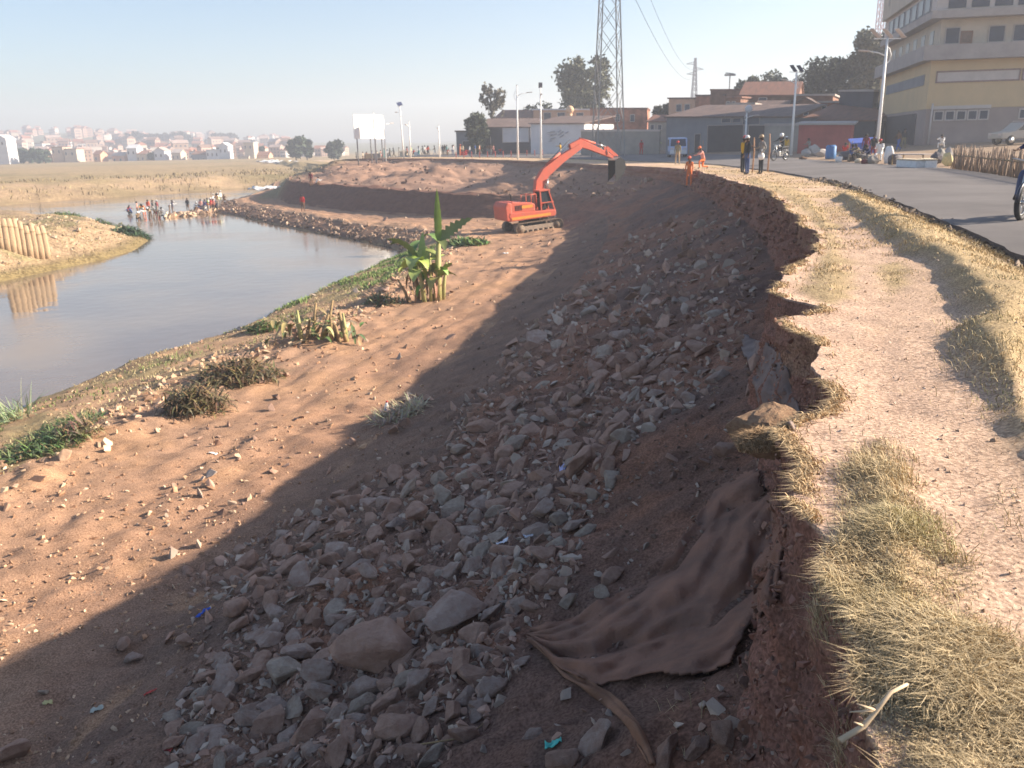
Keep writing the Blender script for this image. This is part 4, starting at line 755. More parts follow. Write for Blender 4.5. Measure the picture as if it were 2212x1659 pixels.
def pose_mesh(name, lean=0., head=0., th=(0, 0), kn=(0, 0), ua=(0, 0), fa=(0, 0), spread=(.1, .1), arm_out=(.1, .1), short=0):
    """front is +y; angles in degrees, forward positive. returns mesh with slots skin, shirt, trousers, shoe"""
    R = math.radians; pel = Vector((0, 0, 0)); dl = Vector((0, math.sin(R(lean)), math.cos(R(lean))))
    sp = pel+dl*.22; chst = pel+dl*.43; nk = pel+dl*.54; hl = R(lean+head); dh = Vector((0, math.sin(hl), math.cos(hl))); h0 = nk+dh*.07; h1 = nk+dh*.16+Vector((0, .012, 0)); h2 = nk+dh*.25
    vs = [(pel, .135, .10, 't'), (sp, .13, .095, 's'), (chst, .155, .11, 's'), (nk, .058, .055, 'k'), (h0, .068, .075, 'k'), (h1, .082, .098, 'k'), (h2, .06, .07, 'k')]; es = [(0, 1), (1, 2), (2, 3), (3, 4), (4, 5), (5, 6)]
    ends = []
    for s, i in ((-1, 0), (1, 1)):
        sh = chst+dl*.055+Vector((s*.185, 0, 0)); a = R(lean*.3+ua[i]); d1 = Vector((s*math.sin(R(90)*arm_out[i]), math.sin(a), -math.cos(a))).normalized(); el = sh+d1*.28
        b = a+R(fa[i]); d2 = Vector((s*.03, math.sin(b), -math.cos(b))).normalized(); wr = el+d2*.25; hd = wr+d2*.085; k = len(vs)
        vs += [(sh, .062, .06, 's'), (el, .045, .045, 's'), (wr, .03, .027, 's' if not short else 'k'), (hd, .042, .02, 'k')]; es += [(2, k), (k, k+1), (k+1, k+2), (k+2, k+3)]; ends.append((hd, d2, s))
        hp = pel+Vector((s*.09, 0, -.06)); a = R(th[i]); d1 = Vector((s*spread[i], math.sin(a), -math.cos(a))).normalized(); kn_ = hp+d1*.43
        b = a-R(kn[i]); d2 = Vector((s*spread[i]*.4, math.sin(b), -math.cos(b))).normalized(); an = kn_+d2*.41; to = an+Vector((0, .14*math.cos(max(-1, min(0.6, b))), -.045+.1*math.sin(min(0, b)))); k = len(vs)
        vs += [(hp, .088, .092, 't'), (kn_, .062, .065, 't'), (an, .045, .047, 't'), (to, .04, .035, 'f')]; es += [(0, k), (k, k+1), (k+1, k+2), (k+2, k+3)]
    mn = min(v[0].z-.04 for v in vs); off = Vector((0, 0, -mn))
    me = bpy.data.meshes.new(name); me.from_pydata([v[0]+off for v in vs], es, []); o = bpy.data.objects.new(name, me); COL.objects.link(o)
    sm = o.modifiers.new('s', 'SKIN'); o.modifiers.new('u', 'SUBSURF').levels = 1
    for i, v in enumerate(vs): me.skin_vertices[0].data[i].radius = (v[1], v[2]); me.skin_vertices[0].data[i].use_root = (i == 0)
    dg = bpy.context.evaluated_depsgraph_get(); ne = bpy.data.meshes.new_from_object(o.evaluated_get(dg)); bpy.data.objects.remove(o)
    seg = [(vs[a][0]+off, vs[b][0]+off, vs[b][3]) for a, b in es]; code = {'k': 0, 's': 1, 't': 2, 'f': 3}
    bm = bmesh.new(); bm.from_mesh(ne)
    for f in bm.faces:
        c = f.calc_center_median(); best = 9; f.smooth = True
        for a, b, k in seg:
            ab = b-a; t = max(0, min(1, (c-a).dot(ab)/ab.length_squared)); d = (c-a-ab*t).length
            if d < best: best = d; f.material_index = code[k]
    bm.to_mesh(ne); bm.free(); ne.name = name
    # nose, ears, eyes and fingers join the same mesh
    mb = MB(); hc = h1+off; fw = Vector((0, math.cos(hl), -math.sin(hl)))
    mb.ball(hc+fw*.098-dh*.012, .016, 6, (1, 1.2, 1.4)); 
    for s in (-1, 1): mb.ball(hc+Vector((s*.084, 0, 0)), .022, 6, (.5, 1, 1.4))
    for hd, d2, s in ends:
        hd = hd+off; sd = d2.cross(Vector((0, 0, 1))) if abs(d2.z) < .9 else Vector((0, 1, 0)); sd = sd.normalized(); cr = d2.cross(sd)
        for j, L in enumerate((.055, .068, .065, .05)): q = hd+sd*(-.028+.019*j)+d2*.02; mb.tube([q, q+d2*L*.6, q+d2*L*.95-cr*.02], [.0095, .0085, .006], 5)
        q = hd-sd*.03-d2*.02; mb.tube([q, q-sd*.02+d2*.03, q-sd*.022+d2*.055], [.011, .009, .007], 5)
    n0 = len(mb.v); mb.smooth = True; mb.cur = 3
    for s in (-1, 1): mb.ball(hc+fw*.088+dh*.02+Vector((s*.03, 0, 0)), .010, 6)
    ex_ = bpy.data.meshes.new('x'); ex_.from_pydata(mb.v, [], mb.f); ex_.polygons.foreach_set('material_index', mb.m); ex_.polygons.foreach_set('use_smooth', mb.sm)
    bm = bmesh.new(); bm.from_mesh(ne); bm.from_mesh(ex_); bm.to_mesh(ne); bm.free(); bpy.data.meshes.remove(ex_)
    for m_ in (SK, SK, SK, SHOE): ne.materials.append(m_)
    return ne, hc, dh, fw
POSE = {'stand': pose_mesh('body', 2, 6, (3, -4), (2, 2), (4, -3), (10, 14)), 'walk': pose_mesh('body', 5, 5, (24, -16), (6, 26), (-20, 24), (14, 26), (.04, .04)), 'hip': pose_mesh('body', 0, 10, (2, -2), (0, 0), (-12, 20), (60, 90), (.14, .14), (.35, .2)),
        'bend': pose_mesh('body', 62, -20, (12, -4), (12, 6), (40, 55), (10, 20)), 'sit': pose_mesh('body', 12, 10, (88, 80), (86, 92), (30, 25), (50, 60), (.2, .2)), 'squat': pose_mesh('body', 28, 0, (112, 104), (128, 122), (45, 60), (30, 30), (.25, .25)),
        'ride': pose_mesh('body', 14, -8, (74, 74), (82, 82), (48, 48), (28, 28), (.32, .32), (.2, .2)), 'arms': pose_mesh('body', 4, 0, (5, -5), (4, 2), (70, 40), (15, 70), (.12, .12)), 'kneel': pose_mesh('body', 24, 0, (80, -5), (85, 84), (50, 35), (35, 45), (.12, .12)), 'up': pose_mesh('body', 6, -10, (14, -12), (8, 12), (120, 20), (10, 40))}
HEADGEAR = {}
def headgear(kind, c):
    k = (kind, c)
    if k in HEADGEAR: return HEADGEAR[k]
    mb = MB(); r = .105
    if kind == 'helmet': 
        mb.tube([(0, 0, .0), (0, 0, .04), (0, 0, .085), (0, 0, .115), (0, 0, .128)], [.112, .112, .09, .05, .008], 16); mb.box((0, .09, .006), (.15, .11, .012)); mb.bar((0, -.09, .09), (0, .09, .09), .03, .05)
    elif kind == 'cap': mb.tube([(0, 0, 0), (0, 0, .04), (0, 0, .075), (0, 0, .09)], [.102, .098, .06, .008], 14); mb.box((0, .12, .006), (.13, .11, .01))
    elif kind == 'hat': mb.tube([(0, 0, 0), (0, 0, .012)], [.17, .165], 16); mb.tube([(0, 0, .01), (0, 0, .07), (0, 0, .1)], [.10, .09, .05], 14)
    elif kind == 'moto': mb.ball((0, 0, -.01), .135, 16, (1, 1.08, 1)); 
    else: mb.tube([(0, -.02, -.09), (0, -.03, -.02), (0, -.01, .04), (0, 0, .085), (0, 0, .1)], [.07, .104, .102, .06, .01], 12)
    o = mb.build(kind, HAIR if kind == 'hair' else mat('hat '+c, CL[c], .5, .1, 5)); me = o.data; bpy.data.objects.remove(o); HEADGEAR[k] = me; return me
NP = {}
def person(loc, face, pose, shirt, trous, label, hat=('hair', 'dark'), group=None, h=1.0, vest=None, shoes=None, scale=1.0):
    """face: heading in degrees, 0 looks along +x"""
    me, hc, dh, fw = POSE[pose]; rz = math.radians(face-90)
    t = thing('person', label, 'person', loc, rz, group); t.scale = (scale,)*3
    b = bpy.data.objects.new('body', me); COL.objects.link(b); b.parent = t; KID[t.name] = [b]
    for i, m_ in enumerate((SK, cm(shirt), cm(trous), SHOE)): b.material_slots[i].link = 'OBJECT'; b.material_slots[i].material = m_
    kind = {'helmet': 'helmet', 'cap': 'cap', 'hat': 'sun_hat', 'moto': 'crash_helmet', 'hair': 'hair'}[hat[0]]
    g = bpy.data.objects.new(kind, headgear(*hat)); COL.objects.link(g); g.parent = t; g.location = hc+dh*(.045 if hat[0] in ('helmet', 'cap', 'hat') else 0); g.rotation_euler = (-math.acos(max(-1, min(1, dh.z)))*(1 if dh.y > 0 else -1), 0, 0); KID[t.name].append(g)
    if hat[0] in ('helmet', 'cap', 'hat'):
        g2 = bpy.data.objects.new('hair', headgear('hair', 'dark')); COL.objects.link(g2); g2.parent = t; g2.location = hc-dh*.02; g2.scale = (.93, .93, .8); KID[t.name].append(g2)
    if vest:
        V_ = np.zeros(len(me.vertices)*3); me.vertices.foreach_get('co', V_); V_ = V_.reshape(-1, 3); bm = bmesh.new(); bm.from_mesh(me)
        pts_ = [(f, f.calc_center_median()) for f in bm.faces]; z0 = hc.z-.66; z1 = hc.z-.2
        bmesh.ops.delete(bm, geom=[f for f, c in pts_ if not (f.material_index == 1 and z0 < c.z < z1 and abs(c.x) < .2)], context='FACES')
        for v in bm.verts: v.co += v.normal*.012
        m2 = bpy.data.meshes.new('vest'); bm.to_mesh(m2); bm.free(); m2.materials.clear(); m2.materials.append(cm(vest)); q = bpy.data.objects.new('vest', m2); COL.objects.link(q); q.parent = t; KID[t.name].append(q)
    return t
def at(u, v, z=0.): p = P(u, v, z); p.z = gz(p.x, p.y); return p
def ons(u, v):
    h = hit(u, v); return Vector((h.x, h.y, h.z))
# at the bank top, by the road
person(at(1604, 368), 20, 'stand', 'yellow', 'dark', 'person in a yellow jacket and red helmet standing behind another at the verge', ('helmet', 'red'))
person(at(1613, 371), 200, 'stand', 'dark', 'jeans', 'person in a dark jacket and white helmet standing close beside the yellow jacket', ('helmet', 'white'))
person(at(1643, 371), 190, 'hip', 'grey', 'dark', 'person in a grey coat and tan helmet holding a white bag at the verge', ('helmet', 'tan'))
mb = MB(); p = at(1641, 371); q = p+Vector((-.05, -.28, .86)); mb.ball(q, .16, 12, (1, .6, 1.1)); mb.tube([q+Vector((0, 0, .15)), q+Vector((.02, 0, .32))], .02, 6); tag(mb.build('bag', cm('white')), 'white bag carried at the hip of the person in the grey coat', 'bag')
person(at(1463, 353, -.3), 260, 'stand', 'olive', 'tan', 'person in olive top and red helmet with a lime band, standing on the road edge', ('helmet', 'red'), vest='olive')
person(at(1519, 364, -.3), 200, 'kneel', 'pink', 'orange', 'orange-clad worker crouching with hands together at the scarp edge', ('helmet', 'orange'))
p = P(1488, 396, -1.0); p.z = gz(p.x, p.y); person(p, 240, 'bend' if False else 'stand', 'orange', 'orange', 'orange-clad worker in a red helmet standing below the scarp edge', ('helmet', 'orangered'))
person(at(1385, 337, -.4), 270, 'stand', 'red', 'red', 'small figure all in red standing on the road behind the excavator bucket', ('helmet', 'red'))
person(at(1405, 330, -.3), 200, 'walk', 'grey', 'jeans', 'walker in a grey shirt and jeans in front of the beige wall', ('hair', 'dark'))
person(at(1423, 329, -.3), 20, 'walk', 'lime', 'grey', 'walker in a lime vest in front of the beige wall', ('hair', 'dark'))
person(at(1437, 327, -.3), 180, 'walk', 'white', 'navy', 'walker in a white shirt beside the blue and white van', ('hair', 'dark'))
person(at(1484, 326, -.3), 200, 'walk', 'white', 'dark', 'person in a white shirt just right of the blue and white van', ('hair', 'dark'))
person(at(1211, 339, -.4), 160, 'arms', 'yellow', 'cream', 'person in a yellow top beside the excavator boom on the bank', ('hair', 'dark'))
person(at(1297, 339, -.4), 200, 'stand', 'tan', 'cream', 'person in tan clothes right of the excavator boom on the bank top', ('hair', 'dark'))
person(at(1285, 337, -.4), 20, 'stand', 'cream', 'olive', 'person in a cream top next to the person in tan clothes', ('hair', 'dark'))
# ================================================================== MOTORCYCLES
M_bk = mat('motorbike paint', (.02, .025, .05), .35, .1, 4, spec=.6)
def motorbike(loc, face, label, m=M_bk):
    t = thing('motorbike', label, 'motorbike', loc, math.radians(face))
    for wx in (-.62, .64):
        wl = MB(); ring = [(wx+.28*math.cos(a), 0, .3+.28*math.sin(a)) for a in np.linspace(0, 2*math.pi, 25)]; wl.tube(ring, .05, 8, False); wo = wl.build('wheel', M_dk, t)
        r_ = MB(); r_.tube([(wx+.22*math.cos(a), 0, .3+.22*math.sin(a)) for a in np.linspace(0, 2*math.pi, 25)], .014, 6, False)
        for k in range(6): a = k*math.pi/3; r_.tube([(wx, 0, .3), (wx+.22*math.cos(a), 0, .3+.22*math.sin(a))], .008, 5)
        r_.tube([(wx, -.06, .3), (wx, .06, .3)], .04, 8); q = r_.build('rim', M_steel, wo)
    mb = MB(); mb.bar((-.62, .07, .3), (-.05, .09, .35), .04, .06); mb.bar((-.62, -.07, .3), (-.05, -.09, .35), .04, .06); mb.tube([(-.45, 0, .72), (0, 0, .66), (.38, 0, .82)], .035, 8); mb.tube([(.38, 0, .8), (.1, 0, .25), (-.2, 0, .25), (-.4, 0, .7)], .028, 8); mb.build('frame', m, t)
    mb = MB(); mb.tube([(.64, .07, .3), (.42, .07, .95)], .022, 8); mb.tube([(.64, -.07, .3), (.42, -.07, .95)], .022, 8); mb.build('fork', M_steel, t)
    mb = MB(); mb.extrude([(-.02, .66), (.36, .78), (.38, .95), (.2, 1.0), (-.02, .86)][::-1], -.13, .13); mb.build('fuel_tank', m, t, bevel=.05)
    mb = MB(); mb.extrude([(-.72, .8), (-.05, .76), (-.02, .84), (-.3, .88), (-.74, .92)][::-1], -.13, .13); mb.build('seat', M_dk, t, bevel=.03)
    mb = MB(); mb.box((.05, 0, .42), (.36, .26, .3)); mb.tube([(.15, -.12, .3), (-.1, -.15, .22), (-.75, -.15, .33)], [.03, .035, .045], 8); mb.build('engine', M_steel, t, bevel=.03)
    mb = MB(); mb.tube([(.3, .36, 1.05), (.42, .15, 1.02), (.42, -.15, 1.02), (.3, -.36, 1.05)], .016, 7); mb.build('handlebar', M_steel, t)
    mb = MB(); mb.ball((.52, 0, .9), .1, 12, (.8, 1, 1)); mb.build('headlight', mat('lamp glass', (.7, .7, .65), .1), t)
    mb = MB(); mb.tube([(.64+.34*math.cos(a), 0, .3+.34*math.sin(a)) for a in np.linspace(.2, 2.2, 8)], .03, 6); mb.build('mudguard', m, t); mb = MB(); mb.tube([(-.62+.35*math.cos(a), 0, .3+.35*math.sin(a)) for a in np.linspace(.7, 2.9, 8)], .035, 6); mb.build('mudguard', m, t)
    return t
def rider(loc, face, lb, lp, hat, shirt, trs):
    motorbike(loc, face, lb); p = Vector(loc)+Vector((-.22*math.cos(math.radians(face)), -.22*math.sin(math.radians(face)), .28)); return person(p, face, 'ride', shirt, trs, lp, hat)
q = P(2230, 468, 0.08); q.z = .08; rider(q, 222, 'dark motorbike at the right edge of the road, cut off by the frame', 'person in a dark jacket and navy trousers riding at the right edge of the picture', ('moto', 'navy'), 'navy', 'jeans')
q = P(1684, 347, 0.05); q.z = .08; rider(q, 215, 'black motorbike coming along the road beside the grey-coated person', 'rider in black with a white helmet on the road', ('moto', 'white'), 'dark', 'dark')
person(at(1697, 335, 0), 250, 'stand', 'yellow', 'brown', 'person in a yellow shirt and white cap behind the black motorbike', ('cap', 'white'))
# ================================================================== people at the river, on the far bank and at the market
cols_ = list(CL)
def crowd(pts, lab, group):
    for i, (u, v, z, pose, sh, tr, ht) in enumerate(pts):
        p = P(u, v, z); g = gz(p.x, p.y); p.z = max(g, -6.15) if z < -3 else g; person(p, random.uniform(0, 360), pose, sh, tr, lab if isinstance(lab, str) else lab[i], ht, group)
rv_ = [(299, 466, 'stand', 'pink', 'brown', 'hair'), (306, 465, 'bend', 'lime', 'grey', 'hair'), (313, 466, 'bend', 'orange', 'orange', 'hair'), (322, 462, 'stand', 'orangered', 'grey', 'hair'), (331, 461, 'walk', 'dark', 'grey', 'hair'), (341, 463, 'stand', 'maroon', 'brown', 'cap'), (346, 466, 'squat', 'grey', 'red', 'hair'), (367, 460, 'bend', 'white', 'brown', 'hat'), (374, 463, 'stand', 'navy', 'brown', 'hair'), (407, 458, 'stand', 'dark', 'brown', 'hair'), (420, 456, 'squat', 'white', 'white', 'hat'), (446, 461, 'stand', 'brown', 'dark', 'hair'), (451, 458, 'stand', 'lime', 'tan', 'hair'), (458, 456, 'bend', 'tan', 'grey', 'hair'), (465, 454, 'stand', 'white', 'jeans', 'hat'), (472, 452, 'walk', 'pink', 'dark', 'hair'), (479, 450, 'stand', 'white', 'grey', 'cap'), (276, 463, 'squat', 'red', 'brown', 'hair'), (286, 466, 'squat', 'blue', 'dark', 'hair'), (486, 449, 'squat', 'brown', 'brown', 'hair')]
PW = {'stand': 'standing', 'walk': 'walking', 'bend': 'bending down', 'squat': 'crouching', 'hip': 'standing', 'arms': 'reaching out', 'kneel': 'kneeling', 'sit': 'sitting', 'up': 'stretching'}
crowd([(u, v, -6.1, po, sh, tr, (ht, 'white' if ht != 'hair' else 'dark')) for u, v, po, sh, tr, ht in rv_], ['person in %s top %s at the river gravel works, %s' % (sh, PW[po], 'left group' if u < 350 else ('middle group' if u < 425 else 'right group at the spit')) for u, v, po, sh, tr, ht in rv_], 'people working at the river')
for i in range(22):
    u = random.gauss(462, 20) if i < 15 else random.uniform(296, 350); v = 462-(u-420)*.13+random.uniform(-2, 3); po = random.choice(('stand', 'bend', 'walk', 'squat', 'squat')); p = P(u, v, -6.05); p.z = max(gz(p.x, p.y), -6.1)
    person(p, random.uniform(0, 360), po, random.choice(('white', 'pink', 'brown', 'red', 'lime', 'navy', 'tan', 'grey', 'blue')), random.choice(('brown', 'grey', 'dark', 'jeans')), 'one of the many small figures crowded around the river gravel works', ('hat', 'white') if i % 3 == 0 else ('hair', 'dark'), 'crowd around the river gravel works')
for i in range(24):
    u = random.uniform(772, 1085); p = P(u, 337, -.4); p.y += random.uniform(0, 7); p.z = gz(p.x, p.y)
    person(p, random.choice((0, 180, 90, 270)), random.choice(('stand', 'walk', 'stand', 'squat')), random.choice(('white', 'pink', 'brown', 'red', 'lime', 'navy', 'tan', 'cream', 'blue', 'orangered')), random.choice(('brown', 'grey', 'dark', 'jeans')), 'one of the many small passers-by strung along the far bank top', ('hair', 'dark'), 'passers-by along the far bank top')
for u, c, w_ in ((872, 'cream', 1.3), (901, 'white', 1.0), (799, 'tan', 1.6), (815, 'grey', 1.4), (1001, 'red', .9)):
    p = P(u, 337, -.4); p.z = gz(p.x, p.y); mb = MB(); mb.box((0, 0, w_*.35), (w_, w_*.7, w_*.7)); mb.box((0, 0, w_*.72), (w_*1.06, w_*.76, w_*.06)); tag(mb.build('crate', cm(c), None, .03, p), 'distant %s crate or bale standing among the people on the far bank top' % c, 'crate')
for u, v, po, sh, lab in ((655, 457, 'stand', 'red', 'lone person in a red top standing on the tan spit'), (673, 404, 'stand', 'maroon', 'distant person in a maroon top on the bank behind the spit'), (683, 404, 'squat', 'white', 'distant crouching person in white on the bank behind the spit')):
    p = hit(u, v); person(p, random.uniform(0, 360), po, sh, 'brown', lab, ('hair', 'dark'), 'people on the spit')
bt_ = [(770, 336, 'stand', 'dark', 'dark'), (789, 336, 'squat', 'brown', 'brown'), (830, 336, 'stand', 'teal', 'teal'), (842, 336, 'walk', 'tan', 'grey'), (851, 336, 'walk', 'grey', 'brown'), (862, 335, 'stand', 'grey', 'grey'), (872, 336, 'stand', 'tan', 'olive'), (880, 336, 'walk', 'pink', 'brown'), (889, 336, 'stand', 'lime', 'grey'), (905, 336, 'walk', 'white', 'teal'), (918, 336, 'stand', 'white', 'grey'), (925, 335, 'walk', 'orangered', 'jeans'), (940, 336, 'walk', 'brown', 'white'), (951, 336, 'stand', 'grey', 'white'), (966, 336, 'stand', 'teal', 'brown'), (978, 336, 'walk', 'white', 'jeans'), (994, 337, 'stand', 'orange', 'orange'), (1004, 336, 'squat', 'red', 'red'), (1015, 337, 'stand', 'white', 'navy'), (1031, 333, 'walk', 'white', 'brown'), (1037, 335, 'walk', 'orangered', 'grey'), (1060, 336, 'stand', 'brown', 'grey'), (1067, 336, 'walk', 'pink', 'maroon'), (957, 335, 'walk', 'navy', 'dark')]
seen = set()
for i, (u, v, po, sh, tr) in enumerate(bt_):
    lab = 'distant person in a %s top and %s trousers %s on the far bank top' % (sh, tr, PW[po]); p = P(u, v+1, -.4); p.z = gz(p.x, p.y)
    person(p, random.choice((0, 180, 20, 200, 270)), po, sh, tr, lab, ('helmet', 'orange') if sh == 'orange' else ('hair', 'dark'), 'people along the far bank top')
mk = [(1868, 342, 'stand', 'maroon', 'dark', ('hair', 'dark')), (1884, 344, 'walk', 'dark', 'maroon', ('hair', 'dark')), (1878, 348, 'squat', 'navy', 'grey', ('hair', 'dark')), (1900, 346, 'sit', 'white', 'white', ('cap', 'red')), (1939, 330, 'walk', 'brown', 'blue', ('hair', 'dark')), (1950, 327, 'stand', 'dark', 'olive', ('hair', 'dark')), (1823, 338, 'squat', 'red', 'brown', ('hair', 'dark')), (1838, 343, 'squat', 'blue', 'grey', ('hair', 'dark')), (1762, 325, 'squat', 'grey', 'grey', ('cap', 'white')), (2033, 330, 'squat', 'white', 'white', ('hair', 'dark')), (1855, 343, 'squat', 'olive', 'dark', ('hair', 'dark')), (1748, 330, 'sit', 'grey', 'brown', ('hair', 'dark'))]
for i, (u, v, po, sh, tr, ht) in enumerate(mk):
    person(at(u, v, .05), random.choice((200, 230, 260, 180)), po, sh, tr, 'market trader in a %s top and %s trousers %s among the goods across the road' % (sh, tr, PW[po]), ht, 'market traders across the road')
#PART4
# ================================================================== BUILDINGS
M_cr = mat('cream render', (.50, .42, .33), .9, .12, .8, .004, 30); M_dkwin = mat('window glass', (.045, .055, .085), .3, .25, .6, spec=.35); M_conc = mat('weathered concrete', (.44, .38, .34), .9, .2, .7, .01, 8, col2=(.32, .27, .25))
M_yel = mat('ochre render', (.66, .46, .25), .9, .12, .35, .004, 20, col2=(.54, .39, .22)); M_pk = mat('brown pink render', (.36, .27, .235), .9, .15, .5, .004, 20); M_lt = mat('pale trim', (.55, .47, .42), .85, .1, 1)
M_rb = brickmat('red brick', (.40, .14, .085), (.46, .18, .10), (.34, .2, .14)); M_rb2 = brickmat('brown brick', (.25, .12, .08), (.3, .15, .10), (.22, .15, .11)); M_salm = mat('salmon render', (.55, .33, .22), .9, .12, .6)
M_roofd = mat('dark sheet roof', (.085, .06, .055), .75, .3, 1.1, .04, 5, col2=(.19, .125, .10), stretch=(1.6, .35, 1)); M_roofr = mat('rusty roof', (.26, .12, .08), .85, .3, 1.2, .04, 6, col2=(.13, .075, .06), stretch=(1.6, .35, 1)); M_wht = mat('white wall', (.60, .59, .60), .9, .15, .3); M_gw = mat('grey wall', (.22, .22, .235), .9, .2, .4); M_dw = mat('dark wall', (.07, .07, .085), .9, .25, .5); M_door = mat('dark door', (.06, .055, .06), .7, .2, 1)
M_bg = mat('beige wall', (.34, .30, .26), .9, .2, .5); M_kiosk = mat('red kiosk paint', (.38, .09, .08), .7, .25, .5)
def fcal(PA, PB):
    """local facade coordinates of a pixel on the vertical plane through PA, PB"""
    PA, PB = Vector(PA), Vector(PB); ex_ = (PB-PA); ex_.z = 0; ex_.normalize(); nn = Vector((ex_.y, -ex_.x, 0))
    def f(u, v):
        d = Vector(ray(u, v)); o = Vector((0, 0, EYE)); t = (PA-o).dot(nn)/d.dot(nn); q = o+d*t; return (q-PA).dot(ex_), q.z
    return f, ex_
def house(name, label, u0, u1, ya, yb, vt, depth, wall, roof=M_roofd, style='flat', rise=1.2, wins=(), doors=(), cat='building', ov=.25, trim=None, group=None, sidew=0):
    a = PD(u0, vt, ya); b = PD(u1, vt, yb); f, ex_ = fcal(a, b); L = (Vector((b.x, b.y))-Vector((a.x, a.y))).length; H = a.z
    zb = min(gz(a.x, a.y), gz(b.x, b.y)) if a.x > -35 else plz(a.x, a.y); zb = zb-.3; t = thing(name, label, cat, (a.x, a.y, zb), math.atan2(ex_.y, ex_.x), group); h = H-zb; h2 = b.z-zb
    mb = MB(); mb.prism([(0, 0), (L, 0), (L, depth), (0, depth)], 0, [h, h2, h2, h])
    if style == 'gablex': mb.add([(0, 0, h), (0, depth, h), (0, depth/2, h+rise), (L, 0, h2), (L, depth, h2), (L, depth/2, h2+rise)], [(0, 2, 1), (3, 4, 5)])
    if style == 'gabley': mb.add([(0, 0, h), (L, 0, h2), (L/2, 0, h+rise), (0, depth, h), (L, depth, h2), (L/2, depth, h+rise)], [(0, 1, 2), (3, 5, 4)])
    mb.build('wall', wall, t); r = MB()
    if style == 'flat': r.prism([(-ov, -ov), (L+ov, -ov), (L+ov, depth+ov), (-ov, depth+ov)], [h+.003, h2+.003, h2+.003, h+.003], [h+.25, h2+.25, h2+.25, h+.25])
    elif style == 'shed': r.prism([(-ov, -ov), (L+ov, -ov), (L+ov, depth+ov), (-ov, depth+ov)], [h, h2, h2+rise, h+rise], [h+.15, h2+.15, h2+rise+.15, h+rise+.15])
    elif style == 'gablex':
        for s in (0, 1):
            y0, y1 = (-ov, depth/2) if s == 0 else (depth/2, depth+ov); z0, z1 = (-.15, rise) if s == 0 else (rise, -.15)
            r.prism([(-ov, y0), (L+ov, y0), (L+ov, y1), (-ov, y1)], [h+z0, h2+z0, h2+z1, h+z1], [h+z0+.15, h2+z0+.15, h2+z1+.15, h+z1+.15])
    elif style == 'gabley':
        for s in (0, 1):
            x0, x1 = (-ov, L/2) if s == 0 else (L/2, L+ov); z0, z1 = (-.15, rise) if s == 0 else (rise, -.15)
            r.prism([(x0, -ov), (x1, -ov), (x1, depth+ov), (x0, depth+ov)], [h+z0, h+z1, h+z1, h+z0], [h+z0+.15, h+z1+.15, h+z1+.15, h+z0+.15])
    r.build('roof', roof, t)
    for kind, lst, m_ in (('window', wins, M_dkwin), ('door', doors, M_door)):
        for w_ in lst:
            x0, z1 = f(w_[0], w_[2]); x1, z0 = f(w_[1], w_[3]); x0, x1 = max(x0, .05), min(x1, L-.05); z0 -= zb; z1 -= zb
            if kind == 'door': z0 = .2
            fr = MB(); e = .08
            for (cx, cz, dx, dz) in (((x0+x1)/2, z1+e/2, x1-x0+2*e, e), ((x0+x1)/2, z0-e/2, x1-x0+2*e, e), (x0-e/2, (z0+z1)/2, e, z1-z0), (x1+e/2, (z0+z1)/2, e, z1-z0)): fr.box((cx, -.04, cz), (dx, .09, dz))
            fo = fr.build(kind, w_[4] if len(w_) > 4 else (trim or M_lt), t); pn = MB(); pn.box(((x0+x1)/2, -.012, (z0+z1)/2), (x1-x0, .02, z1-z0)); pn.build('pane' if kind == 'window' else 'leaf', w_[5] if len(w_) > 5 else m_, fo)
    if sidew:
        for k in range(sidew):
            pn = MB(); pn.box((L+.02, depth*(k+.7)/(sidew+.4), h*.55), (.05, .9, 1.1)); pn.build('window', M_dkwin, t)
    return t
# the big angular block on the right
K0 = PD(1994, 300, 86); ang1 = math.atan2(-2.2, 9.2); e1 = Vector((math.cos(ang1), math.sin(ang1), 0)); e2 = Vector((6.5, 27, 0)).normalized(); e2l = Vector((e2.dot(e1), e2.dot(Vector((-e1.y, e1.x, 0))), 0))
zb = .5; tb = thing('office_building', 'large angular ochre and concrete multi-storey building with ribbon balconies at the right', 'building', (K0.x, K0.y, zb), ang1)
WB, DB = 34., 27.
def foot(o1, o2, L1=WB, L2=DB): # offset outward of front (o1) and of side (o2)
    n1 = Vector((0, -1, 0)); n2 = Vector((-e2l.y, e2l.x, 0)); k = Vector((0, 0, 0)); 
    # corner: intersection of the two offset lines
    a = n1*o1; b = n2*o2; s = (b-a).dot(n2)/(Vector((1, 0, 0)).dot(n2)); c = a+Vector((s, 0, 0))
    return [tuple((c)[:2]), (L1, -o1), (L1+e2l.x*L2, e2l.y*L2), tuple((Vector(c)+e2l*L2)[:2])]
def vol(nm, o1, o2, z0, z1, m_): mb = MB(); mb.prism(foot(o1, o2), z0-zb, z1-zb); return mb.build(nm, m_, tb)
vol('plinth_wall', 0, 0, .3, 3.9, M_pk); vol('ochre_wall', .03, .03, 3.903, 8.3, M_yel); vol('balcony_parapet', .95, .95, 8.303, 9.65, M_conc); vol('upper_wall', -.5, -.6, 9.653, 12.0, M_cr); vol('canopy_slab', .75, .55, 12.003, 12.7, M_conc)
vol('top_storey_wall', .1, .1, 12.703, 14.9, M_lt); vol('roof_band', .75, .6, 14.903, 18.4, M_cr)
fF, _ = fcal(K0, K0+e1)
